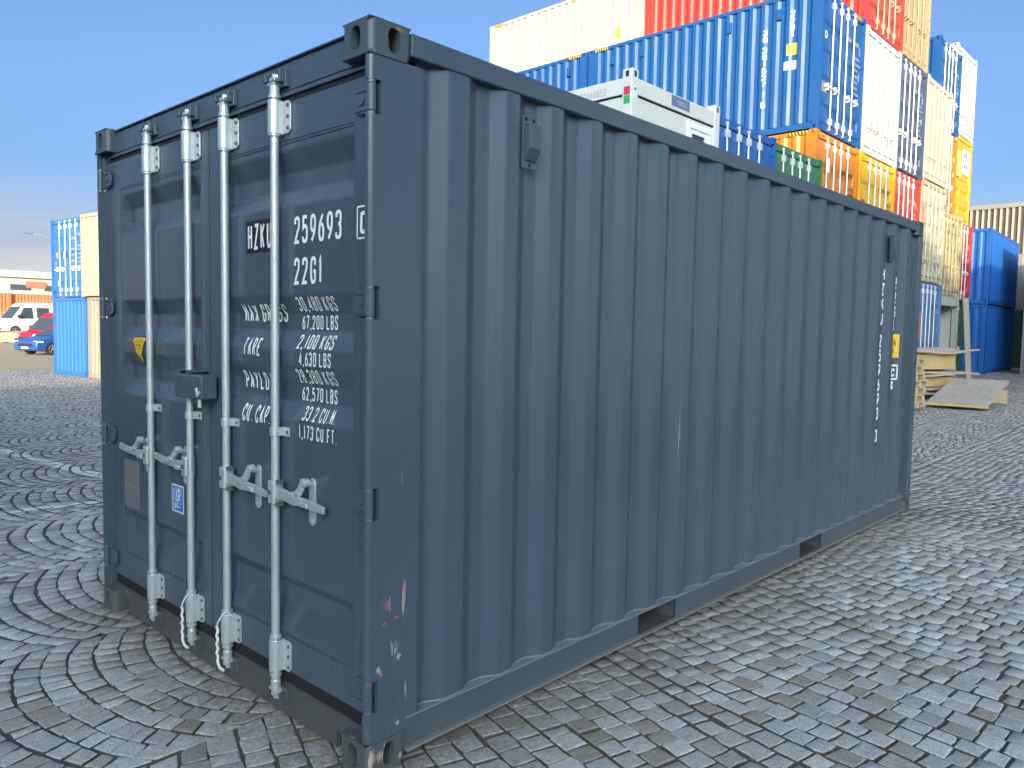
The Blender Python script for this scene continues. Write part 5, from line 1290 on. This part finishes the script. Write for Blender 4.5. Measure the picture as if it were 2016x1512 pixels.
# sandy heap, orange containers, lorries and low buildings behind
mb = MB(); mb.grid([[(a*1.9, b*1.1, .75*max(0, 1-(a*a+b*b))**.6+.06*math.sin(a*9+b*7)) for b in np.linspace(-1, 1, 14)] for a in np.linspace(-1, 1, 18)]); o = mb.build('sand_heap', woodmat('sand', (.48,.37,.20), (.60,.48,.30)), smooth=True); o.location = (14.8, 60.5, float(gz(14.8, 60.5))-.1); tag(o, 'small sandy heap in front of the white van', 'sand heap')
orp = paint('orange red weathered container paint', (.66,.15,.055), .5, .12, .05)
GRO = 'row of orange red containers far left'
for k, lab in enumerate(('orange red container far left cut by the picture edge', 'orange red container far left behind the white van')):
    bg_container(lab, (7.9+12.3*k, 84.0+.35*k, 1.50), 2.70, orp, math.radians(-90), 12.19, group=GRO, lite=True)
mb = MB(); mb.bar((19.9, 82.6, .6), (19.9, 82.6, 3.8), .28, .28); o = mb.build('concrete_post', P['cream']); tag(o, 'pale post standing between the orange red containers', 'post')
def lorry(label, x, y, z, ln, h, m):
    t = thing('trailer', label, 'trailer', (x, y, z)); mb = MB(); mb.box(0, ln, 0, 2.5, 1.1, h); mb.build('box_body', m, t, bevel=.05); mb = MB(); mb.box(0, ln, .1, 2.4, .85, 1.1); mb.build('chassis', TRIM, t)
    for xx in (1.2, 2.5, ln-2.6, ln-1.3):
        mb = MB(); mb.tube((xx, -.02, .5), (xx, .4, .5), .5, 18); mb.build('wheel', TY, t)
    return t
lorry('white flat trailer standing behind the orange red containers', 19, 98, 3.1, 14.5, 2.0, P['pale'])
lorry('white box lorry cut by the left picture edge', 11.5, 100, 3.0, 9.0, 4.6, P['pale'])
def shed(label, x, y, z, lx, ly, h, wm, rm, wins=0):
    t = thing('industrial_building', label, 'building', (x, y, z)); mb = MB(); mb.box(0, lx, 0, ly, 0, h); mb.build('wall', wm, t); mb = MB(); mb.box(-.5, lx+.5, -.5, ly+.5, h, h+.5); mb.build('roof', rm, t)
    for k in range(wins): mb = MB(); mb.box(2+k*(lx-4)/wins, 2+(k+.6)*(lx-4)/wins, -.05, .02, h-2.1, h-1.0); mb.build('window', GLS, t)
    return t
shed('long pale industrial hall on the horizon at far left', 15, 150, 1.5, 62, 20, 8.2, P['pale'], P['white'], 9)
shed('low pale building with a red sign at far left', 30, 128, 2.0, 26, 14, 6.0, P['pale'], P['white'], 5)
mb = MB(); mb.box(34, 36.6, 127.8, 127.95, 6.6, 7.5); o = mb.build('red_sign', simple('faded red sign', (.55,.16,.10), .6)); tag(o, 'faded red sign on the low pale building', 'sign')
# street lamp with a curved arm and a thin mast
lm = thing('street_lamp', 'tall street lamp with a thin curved arm behind the left stack', 'street lamp', (16.9, 58.0, float(gz(16.9, 58))))
mb = MB(); mb.tube((0, 0, 0), (0, 0, 6.6), .10, 10, .06); mb.build('pole', M['steel'], lm)
mb = MB(); mb.path([(-1.9*(1-math.cos(a))*1.0, -.0, 6.6+.75*math.sin(a)) for a in np.linspace(0, 1.45, 9)], .035, 8); mb.build('arm', M['galv'], lm)
mb = MB(); mb.box(-2.2, -1.6, -.10, .10, 7.32, 7.39); mb.build('lamp_head', M['plate'], lm, bevel=.03)
mb = MB(); mb.tube((40.5, 124, 2), (40.5, 124, 9.6), .12, 8, .06); o = mb.build('mast', M['steel']); tag(o, 'thin grey mast rising above the pale buildings at far left', 'mast')

# ------------------------------------------------------------------ unseen halls added out of view to shade the yard and doors
hall = paint('hall cladding', (.40,.41,.42), .5, .1, 0)
def shade_hall(label, x0, x1, y0, y1, h, zb=0):
    t = thing('shade_hall', label, 'shade_hall', ((x0+x1)/2, (y0+y1)/2, zb)); ax, ay = (x1-x0)/2, (y1-y0)/2
    mb = MB(); n_ = int((x1-x0)/.5)
    mb.grid([[(-ax+i*.5, ay+(.06 if i % 4 in (1, 2) else 0), z) for z in (0, h-.25)] for i in range(n_+1)][::-1]); mb.box(-ax, ax, -ay, ay-.05, 0, h-.26); mb.build('wall', hall, t)
    mb = MB(); mb.box(-ax-.1, ax+.0, -ay-.1, ay+.1, h-.25, h); mb.build('roof', P['greyold'], t)
    for k in range(int((x1-x0)/9)): mb = MB(); mb.box(-ax+3+k*9, -ax+7+k*9, ay+.02, ay+.12, 0, 4.2); mb.build('roller_door', P['greige'], t)
WY = -40.0; HW = 20.35
shade_hall('unseen grey hall added behind the photographer to shade the yard', -130, -33.0, WY-16, WY, HW)  # unseen, sized and placed so its shadow edge crosses the yard
shade_hall('unseen long shed added beyond the right edge to shade the far stack', 14.9, 36, -12, -5.6, 7.8)  # added occluder, shades the foot of the deep blue stack
shade_hall('unseen low block added on the left to keep sky light off the doors', -30, -9.5, -3.5, 4.0, 5.5)  # added occluder, cuts the skylight reaching the doors
